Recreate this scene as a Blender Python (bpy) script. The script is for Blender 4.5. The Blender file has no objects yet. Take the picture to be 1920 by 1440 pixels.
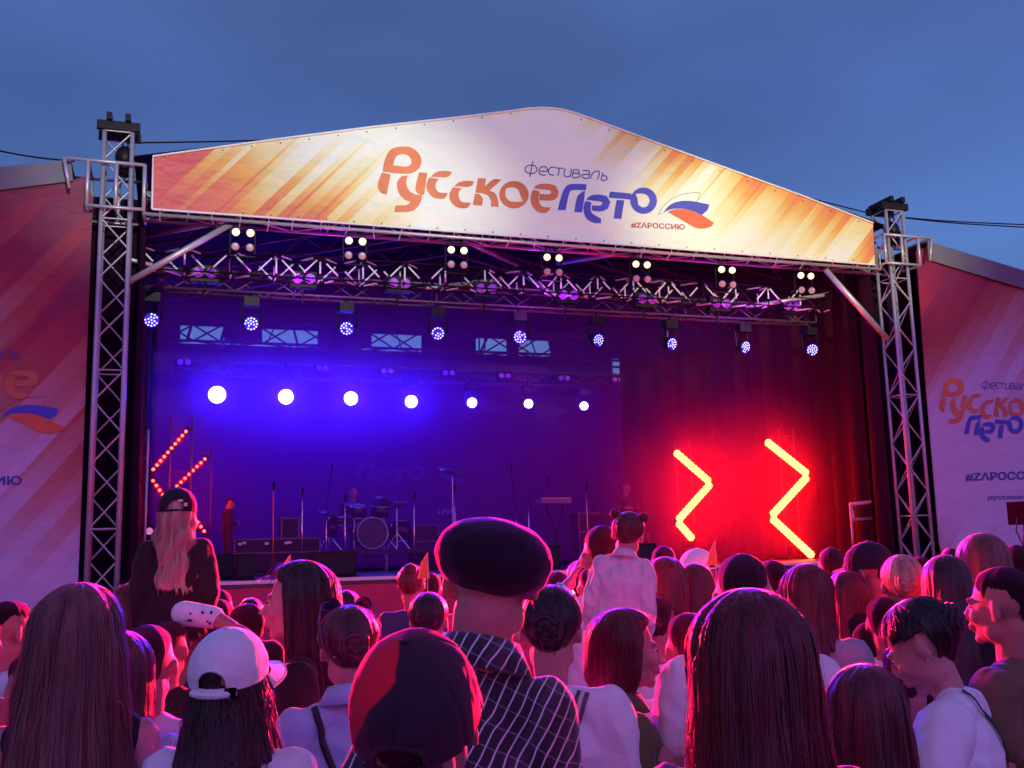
import bpy, bmesh, math, random
from mathutils import Vector, Matrix, noise, Quaternion
from mathutils.bvhtree import BVHTree
random.seed(7)
sc = bpy.context.scene
col = sc.collection
R = math.radians
# ------------------------------------------------------------------ camera
CAM = Vector((0.37321, -14.2411, 1.78))
PITCH, YAW, ROLL, FPX = 0.16054, 0.32636, -0.0259, 1892.58
_F = Vector((math.sin(YAW)*math.cos(PITCH), math.cos(YAW)*math.cos(PITCH), math.sin(PITCH)))
_r = Vector((math.cos(YAW), -math.sin(YAW), 0)); _u = _r.cross(_F)
_R = _r*math.cos(ROLL) + _u*math.sin(ROLL); _U = -_r*math.sin(ROLL) + _u*math.cos(ROLL)
cam_d = bpy.data.cameras.new('camera'); cam = bpy.data.objects.new('camera', cam_d); col.objects.link(cam)
m3 = Matrix((_R, _U, -_F)).transposed()
cam.matrix_world = Matrix.Translation(CAM) @ m3.to_4x4()
cam_d.sensor_width = 36; cam_d.lens = FPX/1920*36; cam_d.clip_end = 2000; cam_d.clip_start = 0.05
sc.camera = cam
sc.view_settings.view_transform = 'Standard'; sc.view_settings.look = 'None'
sc.view_settings.exposure = 0; sc.view_settings.gamma = 1
try:
    sc.cycles.use_denoising = True; sc.cycles.denoiser = 'OPENIMAGEDENOISE'
    sc.cycles.max_bounces = 6; sc.cycles.diffuse_bounces = 3; sc.cycles.glossy_bounces = 3
    sc.cycles.volume_bounces = 1; sc.cycles.sample_clamp_indirect = 4; sc.cycles.transparent_max_bounces = 6
    sc.cycles.caustics_reflective = False; sc.cycles.caustics_refractive = False
except Exception: pass
# ------------------------------------------------------------------ dusk sky
w = bpy.data.worlds.new('World'); sc.world = w; w.use_nodes = True
nt = w.node_tree; nt.nodes.clear()
def N(t, **k):
    n = nt.nodes.new(t)
    for a, b in k.items(): setattr(n, a, b)
    return n
wo = N('ShaderNodeOutputWorld'); bg = N('ShaderNodeBackground'); bg.inputs[1].default_value = 1.0
sky = N('ShaderNodeTexSky'); sky.sky_type = 'NISHITA'; sky.sun_disc = False
sky.sun_elevation = R(1.0); sky.sun_rotation = R(200); sky.air_density = 1.5
tc = N('ShaderNodeTexCoord'); sx = N('ShaderNodeSeparateXYZ'); nt.links.new(tc.outputs['Generated'], sx.inputs[0])
rz = N('ShaderNodeValToRGB'); cr = rz.color_ramp                 # elevation of the blue hour sky
cr.elements[0].position = 0.0; cr.elements[0].color = (.105, .215, .50, 1)
cr.elements[1].position = 1.0; cr.elements[1].color = (.045, .085, .25, 1)
for p_, c_ in ((.25, (.073, .168, .465, 1)), (.40, (.062, .130, .40, 1)), (.52, (.061, .114, .33, 1)), (.7, (.062, .108, .28, 1))):
    e = cr.elements.new(p_); e.color = c_
nt.links.new(sx.outputs['Z'], rz.inputs[0])
cn = N('ShaderNodeTexNoise'); cn.inputs['Scale'].default_value = 2.6; cn.inputs['Detail'].default_value = 5; cn.inputs['Roughness'].default_value = .45
mp = N('ShaderNodeMapping'); mp.inputs['Scale'].default_value = (1, 1, 2.6); mp.inputs['Location'].default_value = (1.3, .4, .2)
nt.links.new(tc.outputs['Generated'], mp.inputs[0]); nt.links.new(mp.outputs[0], cn.inputs['Vector'])
cm = N('ShaderNodeMapRange'); cm.inputs[1].default_value = .3; cm.inputs[2].default_value = .7; cm.inputs[3].default_value = .78; cm.inputs[4].default_value = 1.2
nt.links.new(cn.outputs[0], cm.inputs[0])
mul = N('ShaderNodeVectorMath', operation='SCALE'); nt.links.new(rz.outputs[0], mul.inputs[0]); nt.links.new(cm.outputs[0], mul.inputs['Scale'])
# violet fill added to the unseen sky behind the audience
ym = N('ShaderNodeMapRange'); ym.inputs[1].default_value = -.1; ym.inputs[2].default_value = -.9; ym.inputs[3].default_value = 0; ym.inputs[4].default_value = 1
nt.links.new(sx.outputs['Y'], ym.inputs[0])
ag = N('ShaderNodeMix', data_type='RGBA', blend_type='ADD'); nt.links.new(ym.outputs[0], ag.inputs[0])
nt.links.new(mul.outputs[0], ag.inputs[6]); ag.inputs[7].default_value = (.38, .085, .62, 1)
sa = N('ShaderNodeMix', data_type='RGBA', blend_type='ADD'); sa.inputs[0].default_value = .012
nt.links.new(ag.outputs[2], sa.inputs[6]); nt.links.new(sky.outputs[0], sa.inputs[7])
nt.links.new(sa.outputs[2], bg.inputs[0]); nt.links.new(bg.outputs[0], wo.inputs[0])
# ------------------------------------------------------------------ projection helpers (photo pixel -> point of the place)
def ray(x, y): return _F + _R*((x-960)/FPX) + _U*((720-y)/FPX)
def atY(x, y, Y):
    r = ray(x, y); return CAM + r*((Y-CAM.y)/r.y)
def atD(x, y, d):
    r = ray(x, y); h = math.hypot(r.x, r.y); return CAM + r*(d/h)
# ------------------------------------------------------------------ lamps
def lamp(kind, name, loc, energy, color, radius=.05, target=None, angle=None, blend=.4):
    d = bpy.data.lights.new(name, kind); d.energy = energy; d.color = color
    d.shadow_soft_size = radius
    if kind == 'SPOT': d.spot_size = R(angle); d.spot_blend = blend
    o = bpy.data.objects.new(name, d); o.location = loc
    if target is not None: o.rotation_euler = (Vector(target)-Vector(loc)).to_track_quat('-Z', 'Y').to_euler()
    col.objects.link(o); return o
sun = lamp('SUN', 'faint_fill_sun', (0, -20, 20), .03, (1, .55, .7), target=(2, 0, 0)); sun.data.angle = R(30)  # faint sun lamp added from behind the audience
# front-of-house profile floodlights, shuttered to the long gable banner
for fx, tx, tz, e_, c_, an in ((1.5, 1.7, 7.0, 7600, (.84, 1, .74), 25), (5.2, 6.0, 7.6, 3700, (.80, 1, .72), 27), (9.5, 10.6, 7.0, 9800, (.96, 1, .46), 25)):
    f_ = lamp('SPOT', 'front_of_house_flood', (fx, -19, 7.4), e_*1.22, c_, .15, (tx, 0, tz), an, .75); f_.scale = (1, .50, 1)
# ------------------------------------------------------------------ materials
MATS = {}
def mat(name, base=(.5, .5, .5), rough=.6, metal=0, sheen=0, sheen_tint=(1, 1, 1), emit=None, es=0, spec=.5, noise_amt=0, nscale=8, bump=0, bscale=60, stretch=None, sss=0):
    if name in MATS: return MATS[name]
    m = bpy.data.materials.new(name); m.use_nodes = True; t = m.node_tree; b = t.nodes['Principled BSDF']
    b.inputs['Base Color'].default_value = (*base, 1); b.inputs['Roughness'].default_value = rough; b.inputs['Metallic'].default_value = metal
    b.inputs['Specular IOR Level'].default_value = spec
    if sheen: b.inputs['Sheen Weight'].default_value = sheen; b.inputs['Sheen Roughness'].default_value = .35; b.inputs['Sheen Tint'].default_value = (*sheen_tint, 1)
    if emit: b.inputs['Emission Color'].default_value = (*emit, 1); b.inputs['Emission Strength'].default_value = es
    tcn = t.nodes.new('ShaderNodeTexCoord'); src = tcn.outputs['Object']
    if stretch:
        mm = t.nodes.new('ShaderNodeMapping'); mm.inputs['Scale'].default_value = stretch; t.links.new(src, mm.inputs[0]); src = mm.outputs[0]
    if noise_amt:
        n = t.nodes.new('ShaderNodeTexNoise'); n.inputs['Scale'].default_value = nscale; n.inputs['Detail'].default_value = 4; t.links.new(src, n.inputs['Vector'])
        r = t.nodes.new('ShaderNodeMapRange'); r.inputs[1].default_value = .25; r.inputs[2].default_value = .75; r.inputs[3].default_value = 1-noise_amt; r.inputs[4].default_value = 1+noise_amt
        t.links.new(n.outputs[0], r.inputs[0])
        x = t.nodes.new('ShaderNodeVectorMath'); x.operation = 'SCALE'; x.inputs[0].default_value = base; t.links.new(r.outputs[0], x.inputs['Scale']); t.links.new(x.outputs[0], b.inputs['Base Color'])
    if bump:
        n = t.nodes.new('ShaderNodeTexNoise'); n.inputs['Scale'].default_value = bscale; n.inputs['Detail'].default_value = 5; t.links.new(src, n.inputs['Vector'])
        bp = t.nodes.new('ShaderNodeBump'); bp.inputs['Strength'].default_value = bump; bp.inputs['Distance'].default_value = .01
        t.links.new(n.outputs[0], bp.inputs['Height']); t.links.new(bp.outputs[0], b.inputs['Normal'])
    MATS[name] = m; return m
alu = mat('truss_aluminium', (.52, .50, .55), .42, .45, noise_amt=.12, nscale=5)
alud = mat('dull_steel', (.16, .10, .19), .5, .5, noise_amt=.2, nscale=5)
blackm = mat('black_metal', (.010, .006, .012), .5, 0, spec=.25)
blackp = mat('black_plastic', (.014, .009, .016), .55, spec=.25)
drape = mat('black_drape', (.018, .004, .022), .9, spec=.1, noise_amt=.3, nscale=2.5, bump=.4, bscale=14)
tarp = mat('grey_tarpaulin', (.17, .16, .19), .6, noise_amt=.18, nscale=1.6, bump=.5, bscale=3)
canvas_in = mat('dark_canopy_lining', (.015, .006, .02), .9, spec=.1)
chrome = mat('chrome', (.75, .75, .78), .18, 1)
# ------------------------------------------------------------------ mesh helper
class MB:
    def __init__(s): s.v = []; s.f = []
    def add(s, vs, fs):
        k = len(s.v); s.v += [Vector(v) for v in vs]; s.f += [tuple(i+k for i in f) for f in fs]; return s
    def box(s, c, d, rot=None):
        c = Vector(c); h = Vector(d)/2; vs = [Vector((x*h.x, y*h.y, z*h.z)) for x in (-1, 1) for y in (-1, 1) for z in (-1, 1)]
        if rot is not None: vs = [rot @ v for v in vs]
        return s.add([v+c for v in vs], [(0, 1, 3, 2), (4, 6, 7, 5), (0, 4, 5, 1), (2, 3, 7, 6), (0, 2, 6, 4), (1, 5, 7, 3)])
    def tube(s, pts, r, n=8, cap=True, closed=False):
        pts = [Vector(p) for p in pts]; rs = r if isinstance(r, (list, tuple)) else [r]*len(pts)
        vs = []; up = None
        for i, p in enumerate(pts):
            if closed: t = pts[(i+1) % len(pts)]-pts[i-1]
            else: t = pts[min(i+1, len(pts)-1)]-pts[max(i-1, 0)]
            t.normalize()
            if up is None: up = t.orthogonal().normalized()
            up = (up - t*up.dot(t)); up = up.normalized() if up.length > 1e-6 else t.orthogonal().normalized()
            b = t.cross(up)
            vs += [p + (up*math.cos(a)+b*math.sin(a))*rs[i] for a in [2*math.pi*k/n for k in range(n)]]
        fs = []; L = len(pts)
        for i in range(L if closed else L-1):
            j = (i+1) % L
            for k in range(n): fs.append((i*n+k, i*n+(k+1) % n, j*n+(k+1) % n, j*n+k))
        if cap and not closed: fs.append(tuple(range(n-1, -1, -1))); fs.append(tuple((L-1)*n+k for k in range(n)))
        return s.add(vs, fs)
    def lathe(s, c, axis, prof, n=20, squash=None):
        c = Vector(c); q = Vector((0, 0, 1)).rotation_difference(Vector(axis).normalized()); vs = []; fs = []
        for (r, z) in prof:
            for k in range(n):
                a = 2*math.pi*k/n; v = Vector((r*math.cos(a), r*math.sin(a), z))
                vs.append(c + q @ v)
        for i in range(len(prof)-1):
            for k in range(n): fs.append((i*n+k, i*n+(k+1) % n, (i+1)*n+(k+1) % n, (i+1)*n+k))
        if prof[0][0] > 1e-5: fs.append(tuple(range(n-1, -1, -1)))
        if prof[-1][0] > 1e-5: fs.append(tuple((len(prof)-1)*n+k for k in range(n)))
        return s.add(vs, fs)
    def sph(s, c, r, n=10, m=8, rot=None):
        c = Vector(c); r = Vector(r) if not isinstance(r, (int, float)) else Vector((r, r, r)); vs = []; fs = []
        vs.append(Vector((0, 0, r.z)))
        for i in range(1, m):
            for k in range(n):
                a = math.pi*i/m; b = 2*math.pi*k/n
                vs.append(Vector((r.x*math.sin(a)*math.cos(b), r.y*math.sin(a)*math.sin(b), r.z*math.cos(a))))
        vs.append(Vector((0, 0, -r.z)))
        for k in range(n): fs.append((0, 1+k, 1+(k+1) % n))
        for i in range(m-2):
            for k in range(n): fs.append((1+i*n+k, 1+(i+1)*n+k, 1+(i+1)*n+(k+1) % n, 1+i*n+(k+1) % n))
        e = len(vs)-1; o = 1+(m-2)*n
        for k in range(n): fs.append((o+k, e, o+(k+1) % n))
        if rot is not None: vs = [rot @ v for v in vs]
        return s.add([v+c for v in vs], fs)
    def caps(s, a, b, ra, rb, n=12):
        a = Vector(a); b = Vector(b); d = (b-a); L = d.length; prof = []
        for i in range(5): t = math.pi/2*(1-i/4); prof.append((max(ra*math.cos(t), 1e-4), -ra*math.sin(t)))
        for i in range(5): t = math.pi/2*(i/4); prof.append((max(rb*math.cos(t), 1e-4), L+rb*math.sin(t)))
        return s.lathe(a, d, prof, n)
    def extrude(s, poly, dv):
        n = len(poly); poly = [Vector(p) for p in poly]; dv = Vector(dv)
        return s.add(poly+[p+dv for p in poly], [tuple(range(n-1, -1, -1)), tuple(range(n, 2*n))]+[(i, (i+1) % n, n+(i+1) % n, n+i) for i in range(n)])
    def mesh(s, name, org=None):
        me = bpy.data.meshes.new(name); o = org or Vector((0, 0, 0))
        me.from_pydata([v-o for v in s.v], [], s.f); me.update(); return me
    def build(s, name, m, parent=None, smooth=False, org=None):
        if org is None: org = WORLD.get(parent.name, Vector((0, 0, 0))) if parent else Vector((0, 0, 0))
        me = s.mesh(name, org); me.materials.append(m)
        if smooth: me.polygons.foreach_set('use_smooth', [True]*len(me.polygons))
        o = bpy.data.objects.new(name, me); col.objects.link(o)
        if parent: o.parent = parent; WORLD[o.name] = org
        return o
WORLD = {}
def tag(o, label=None, cat=None, group=None, kind=None):
    if label: o['label'] = label
    if cat: o['category'] = cat
    if group: o['group'] = group
    if kind: o['kind'] = kind
    return o
def thing(name, label, cat, loc=(0, 0, 0), group=None, rotz=0):
    o = bpy.data.objects.new(name, None); o.empty_display_size = .2; col.objects.link(o); o.location = loc; o.rotation_euler = (0, 0, rotz)
    WORLD[o.name] = Vector(loc) if rotz == 0 else Vector((0, 0, 0))
    return tag(o, label, cat, group)
def kids(o): return [c for c in bpy.data.objects if c.parent == o]
def copy_tree(o, parent=None):
    c = o.copy(); col.objects.link(c)
    if parent: c.parent = parent
    for ch in kids(o): copy_tree(ch, c)
    return c
# ------------------------------------------------------------------ ground and stage
def asphalt():
    m = mat('worn_paving', (.06, .058, .06), .85, noise_amt=.35, nscale=1.5, bump=.4, bscale=40); return m
g = MB().add([(-600, -600, 0), (600, -600, 0), (600, 900, 0), (-600, 900, 0)], [(0, 1, 2, 3)]).build('ground', asphalt()); tag(g, kind='structure')
FZ = 1.43
st = thing('stage', 'low black deck of the stage with wine red skirt along its front', 'stage', (6, 4, 0))
MB().box((6, 4.05, FZ-.06), (12.5, 8.3, .12)).build('deck', mat('stage_deck', (.03, .03, .035), .35, noise_amt=.3, nscale=3), st)
sk = MB(); n = 120; vs = []; fs = []
for i in range(n+1):
    x = -.22+12.44*i/n; dy = .012*math.sin(i*.9)+.008*math.sin(i*2.3+1)
    vs += [(x, -.13+dy, 0.0), (x, -.13+dy*.4, FZ-.10)]
for i in range(n): fs.append((2*i, 2*i+2, 2*i+3, 2*i+1))
sk.add(vs, fs).build('skirt', mat('wine_red_skirt', (.45, .03, .10), .7, noise_amt=.15, nscale=3, bump=.5, bscale=4), st)
MB().box((6, -.115, FZ-.02), (12.5, .05, .045)).build('edge_trim', mat('pale_edge', (.75, .72, .75), .4), st)
# ------------------------------------------------------------------ truss builder
def truss_parts(parent, p0, p1, size, r=.025, rb=.012, bay=None, m=None, up=None, cm_=None, posts=True, pev=None, bits=None):
    m = m or alu; cm_ = cm_ or m; p0 = Vector(p0); p1 = Vector(p1); d = (p1-p0); L = d.length; d.normalize()
    up = Vector(up or ((0, 0, 1) if abs(d.z) < .9 else (0, 1, 0))); a = up.cross(d).normalized(); b = d.cross(a).normalized()
    h = size/2; cs = [(a*x+b*y)*h for x, y in ((-1, -1), (1, -1), (1, 1), (-1, 1))]
    for c in cs: MB().tube([p0+c, p1+c], r, 8).build('chord', cm_, parent, True)
    mb = MB(); bay = bay or size; n = max(1, round(L/bay)); s = L/n
    for k in range(4):
        c0, c1 = cs[k], cs[(k+1) % 4]
        for i in range(n):
            q0 = p0+d*s*i; q1 = p0+d*s*(i+1)
            if (i+k) % 2: mb.tube([q0+c0, q1+c1], rb, 5, False)
            else: mb.tube([q0+c1, q1+c0], rb, 5, False)
            if posts and i % (pev or 5) == 0: mb.tube([q0+c0, q0+c1], rb, 5, False)
        mb.tube([p1+c0, p1+c1], rb, 5, False)
    if bits:
        # pale sleeves added over the middle of most dark rods imitate lit bits
        bt = MB(); seg = mb.v; k = 0
        while k < len(seg):
            a = sum((seg[k+i] for i in range(5)), Vector())/5; b = sum((seg[k+5+i] for i in range(5)), Vector())/5
            u0, u1 = bits.uniform(.10, .35), bits.uniform(.65, .92)
            if bits.random() < .72: bt.tube([a.lerp(b, u0), a.lerp(b, u1)], rb*1.12, 6)
            k += 10
        mb.build('bracing', canvas_in, parent, True); o_ = bt.build('added_lit_bit', m, parent, True); o_['kind'] = 'stuff'
    else: mb.build('bracing', m, parent, True)
def sleeve(parent, x, y, z0, z1, ex):
    # the boxy collar frame that slides on the tower
    f = MB(); X0, X1 = x-.36-(.30 if ex < 0 else 0), x+.36+(.30 if ex > 0 else 0)
    Y0, Y1 = y-.30, y+.42; xs = (x-.36, x, x+.36)
    for Y in (Y0, Y1):
        f.tube([(X0, Y, z1), (X1, Y, z1)], .024, 8); f.tube([(x-.36, Y, z0), (x+.36, Y, z0)], .024, 8)
        for xx in xs: f.tube([(xx, Y, z0), (xx, Y, z1)], .027, 8)
        e = X0 if ex < 0 else X1; f.tube([(e, Y, z1), (e-.08*ex, Y, z1-.42)], .024, 8)
    for xx in (X0, x-.36, x+.36, X1): f.tube([(xx, Y0, z1), (xx, Y1, z1)], .022, 8)
    for xx in (x-.36, x+.36): f.tube([(xx, Y0, z0), (xx, Y1, z0)], .022, 8)
    f.build('sleeve_block', alu, parent, True)
def tower(x, y, top, z0, z1, ex, label):
    t = thing('truss_tower', label, 'truss tower', (x, y, 0), 'towers holding the roof')
    truss_parts(t, (x, y, .06), (x, y, top-.12), .36, .030, .013, .42)
    sleeve(t, x, y, z0, z1, ex)
    hb = MB(); hb.box((x, y-.19, top-.05), (.56, .08, .12)).box((x, y+.19, top-.05), (.56, .08, .12)).box((x-.12, y, top+.05), (.07, .62, .10)).box((x+.12, y, top+.05), (.07, .62, .10))
    hb.build('head_block', blackm, t)
    h = MB(); h.sph((x+.08, y, z1+.20), (.13, .12, .16)).box((x+.08, y, z1+.05), (.2, .2, .22)).tube([(x+.05, y, z1+.3), (x+.05, y, top-.08)], .012, 5).tube([(x+.12, y-.02, z1+.3), (x+.12, y-.02, top-.08)], .012, 5)
    h.build('chain_hoist', blackm, t, True)
    MB().box((x, y, .03), (.8, .8, .06)).build('base_plate', blackm, t)
    return t
tl = atY(216, 232, 0); tr = atY(1668, 383, 0); s0 = atY(215, 382, -.3); s1 = atY(215, 297, -.3); q0 = atY(1700, 490, -.3); q1 = atY(1700, 437, -.3)
TLx, TRx = -.46, 12.47
tower(TLx, .15, tl.z, s0.z, s1.z, -1, 'aluminium lattice tower beside the left wing banner with black head block')
tower(TRx, .15, tr.z, q0.z, q1.z, 1, 'aluminium lattice tower beside the right wing banner with black head block')
# ------------------------------------------------------------------ roof trusses
HB = 6.54
t = thing('front_truss', 'bright horizontal truss running just under the gable banner', 'truss', (6, .15, 6.5))
truss_parts(t, (-.1, .15, 6.60), (12.1, .15, 6.60), .30, .028, .012, .5)
tubes = MB()
mid = atY(240, 537, 1.2)
t = thing('lamp_truss', 'violet lit truss across the stage carrying the row of blue lamps', 'truss', (6, 1.2, 5.8))
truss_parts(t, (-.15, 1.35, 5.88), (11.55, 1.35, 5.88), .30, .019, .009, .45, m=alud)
t = thing('lattice_truss', 'truss with pale lattice rods and black chords above the violet truss', 'truss', (6, .95, 6.1))
truss_parts(t, (-.2, .95, 6.06), (11.6, .95, 6.06), .34, .012, .0125, .33, pev=2, bits=random.Random(3), m=mat('bright_rod', (.85, .85, .88), .6), cm_=canvas_in)
t = thing('rear_truss', 'dark truss crossing the strip of sky above the backdrop', 'truss', (6, 7.6, 6.5))
truss_parts(t, (0, 7.6, 6.42), (12, 7.6, 6.42), .44, .03, .02, .7, m=blackm)
t = thing('rear_lamp_truss', 'dim truss low before the backdrop carrying the bright blue lamps', 'truss', (6, 7.1, 5.5))
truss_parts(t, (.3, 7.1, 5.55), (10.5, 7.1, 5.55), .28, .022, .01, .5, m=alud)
def strut(pa, pb, Ya, Yb, r, label, m=alu):
    a, b = atY(*pa, Ya), atY(*pb, Yb); tag(MB().tube([a, b], r, 10).build('brace_tube', m, smooth=True), label, 'brace', 'tubular braces of the roof')
strut((433, 420), (242, 528), .15, .15, .045, 'bright round brace running from the left tower up to the front truss')
strut((1547, 505), (1665, 637), .15, .15, .05, 'round brace slanting from the front truss down to the right tower')
strut((870, 452), (970, 497), .6, 2.2, .035, 'grey tube slanting down right below the middle of the banner')
strut((800, 540), (942, 523), 1.0, 2.2, .035, 'grey tube rising gently right over the violet truss at centre')
strut((1046, 494), (1152, 477), 2.2, .6, .04, 'grey tube rising right between the fourth and fifth blinder')
strut((975, 513), (1042, 553), 2.2, 1.0, .03, 'thin grey tube dropping right onto the violet truss near centre')
strut((1398, 575), (1545, 553), 1.0, .6, .035, 'grey tube rising right just left of the right hand slanting brace')
strut((245, 487), (345, 512), .5, 1.2, .03, 'dull tube beside the left tower crossing the bright brace')
strut((250, 447), (420, 415), 1.5, .5, .04, 'dull tube rising right just inside the left tower')
# canopy
cn_ = MB(); zt = 7.29; za = 8.70; prof = [(-.25, zt-.03), (2.5, zt+.62), (5.3, za-.1), (5.7, za-.03), (6, za-.01), (6.3, za-.03), (6.7, za-.1), (9.5, zt+.62), (12.25, zt-.03)]
vs = [(x, y, z) for y in (-.04, 8.4) for x, z in prof]; n = len(prof)
cn_.add(vs, [(i, i+1, n+i+1, n+i) for i in range(n-1)])
cpy = thing('roof_canopy', 'dark pitched canopy covering the stage behind the gable banner', 'canopy', (6, 4, 7))
cn_.build('roof_skin', tarp, cpy)
cl = MB(); cl.add([(x, y, z-.035) for x, y, z in vs], [(n+i, n+i+1, i+1, i) for i in range(n-1)]); cl.build('lining', canvas_in, cpy)
# dark net closing the rear gable, above the strip of sky
ng = MB().extrude([(-.2, 8.35, 6.78)]+[(x, 8.35, z-.02) for x, z in prof]+[(12.2, 8.35, 6.78)], (0, .04, 0)); ng.build('rear_gable_net', canvas_in, cpy)
for k, yy in enumerate((2.2, 4.3, 6.2)):
    rf = MB()
    rf.tube([(0, yy, zt-.25), (6, yy, za-.25), (12, yy, zt-.25)], .03, 6).tube([(0, yy, zt-.6), (6, yy, za-.6), (12, yy, zt-.6)], .025, 6)
    for i in range(28):
        f0 = i/28; z = lambda x: (zt-.25)+(za-zt)*(1-abs(x-6)/6)
        x0, x1 = 12*f0, 12*(i+1)/28; rf.tube([(x0, yy, z(x0)-(.35 if i % 2 else 0)), (x1, yy, z(x1)-(0 if i % 2 else .35))], .014, 5, False)
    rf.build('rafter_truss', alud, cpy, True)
# side and rear drapes
def curtain(pts, z0, z1, m, name, label, amp=.06, wl=.32, top=None):
    mb = MB(); P = [Vector((*p, 0)) for p in pts]; vs = []; out = []
    for i in range(len(P)-1):
        L = (P[i+1]-P[i]).length; k = max(2, int(L/.06)); d = (P[i+1]-P[i]).normalized(); nn = Vector((-d.y, d.x, 0))
        for j in range(k+1):
            q = P[i]+d*(L*j/k); s = L*j/k; a = amp*(math.sin(s/wl*6.283)+.5*math.sin(s/wl*2.9+1.3)); out.append((q, nn, a))
    fs = []; H = 8
    for q, nn, a in out:
        for h in range(H+1):
            f = h/H; vs.append(q+nn*(a*(.5+.7*(1-f))+.02*noise.noise(Vector((q.x*2, q.y*2, f*5))))+Vector((0, 0, z0+(z1-z0)*f)))
    for i in range(len(out)-1):
        for h in range(H): a = i*(H+1)+h; fs.append((a, a+H+1, a+H+2, a+1))
    o = mb.add(vs, fs).build(name, m, smooth=True); return tag(o, label, 'drape')
curtain([(-.12, .3), (-.12, 8.1)], .02, 7.26, drape, 'side_drape', 'dark hanging drape closing the left side of the stage')
curtain([(12.1, 8.1), (12.1, .3)], .02, 7.26, mat('plum_drape', (.030, .004, .017), .9, spec=.1), 'side_drape', 'plum dark drape closing the right side of the stage', .09, .55)
curtain([(9.3, 5.0), (10.9, 4.0)], FZ, 5.7, mat('plum_drape'), 'leg_drape', 'pleated drape leg hanging upright behind the right zigzag lights', .10, .5)
curtain([(-1.15, .75), (-.12, .75)], .02, 6.9, drape, 'tower_drape', 'dark drape between the left tower and the left wing banner', .03)
curtain([(12.1, .75), (14.6, .75)], .02, 6.9, drape, 'tower_drape', 'dark drape between the right tower and the right wing banner', .03)
# backdrop with notch openings
bd = thing('backdrop', 'printed backdrop at the rear of the stage with a faint shadowed logo', 'backdrop', (6, 8, 0))
bm_ = MB(); bm_.box((5.15, 8.05, (FZ+6.2)/2), (10.7, .03, 6.2-FZ)); bm_.box((11.3, 8.05, (FZ+5.75)/2), (1.6, .03, 5.75-FZ))
bm_.build('printed_cloth', mat('backdrop_cloth', (.038, .006, .060), .85, noise_amt=.1, nscale=.8), bd)
# ragged black cloths and cases hanging before the strip of sky
rag = [(-.1, .45, 6.1, 6.85), (1.35, 2.15, 6.30, 6.85), (3.35, 4.3, 6.1, 6.85), (4.0, 4.55, 6.3, 6.8), (5.7, 7.0, 6.1, 6.85), (7.75, 8.05, 6.1, 6.8), (8.85, 10.45, 5.7, 6.85), (-.1, 10.4, 6.08, 6.23), (11.35, 12.1, 5.7, 6.85), (10.4, 11.4, 6.30, 6.85), (10.4, 11.4, 6.02, 6.07)]
bc = thing('border_cloth', 'ragged black border cloths interrupting the strip of sky behind the lamps', 'drape', (5.5, 7.9, 6.5))
for k, (a, b, c, d) in enumerate(rag): MB().box(((a+b)/2, 7.95-.012*k, (c+d)/2), (b-a, .02, d-c)).build('cloth_panel', canvas_in, bc)
for x in (10.62, 10.8, 10.95, 11.02, 11.15, 11.24): MB().box((x, 7.80, 5.9), (.04, .02, .35)).build('slat', canvas_in, bc)
rr = random.Random(5)
for k in range(16):
    x = .6+k*.56+rr.uniform(-.2, .2); a = rr.uniform(-.5, .5); MB().box((x, 7.70+.01*k, 6.52), (rr.uniform(.02, .07), .02, .6), Matrix.Rotation(a, 3, 'Y')).build('slat', canvas_in, bc)
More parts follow.
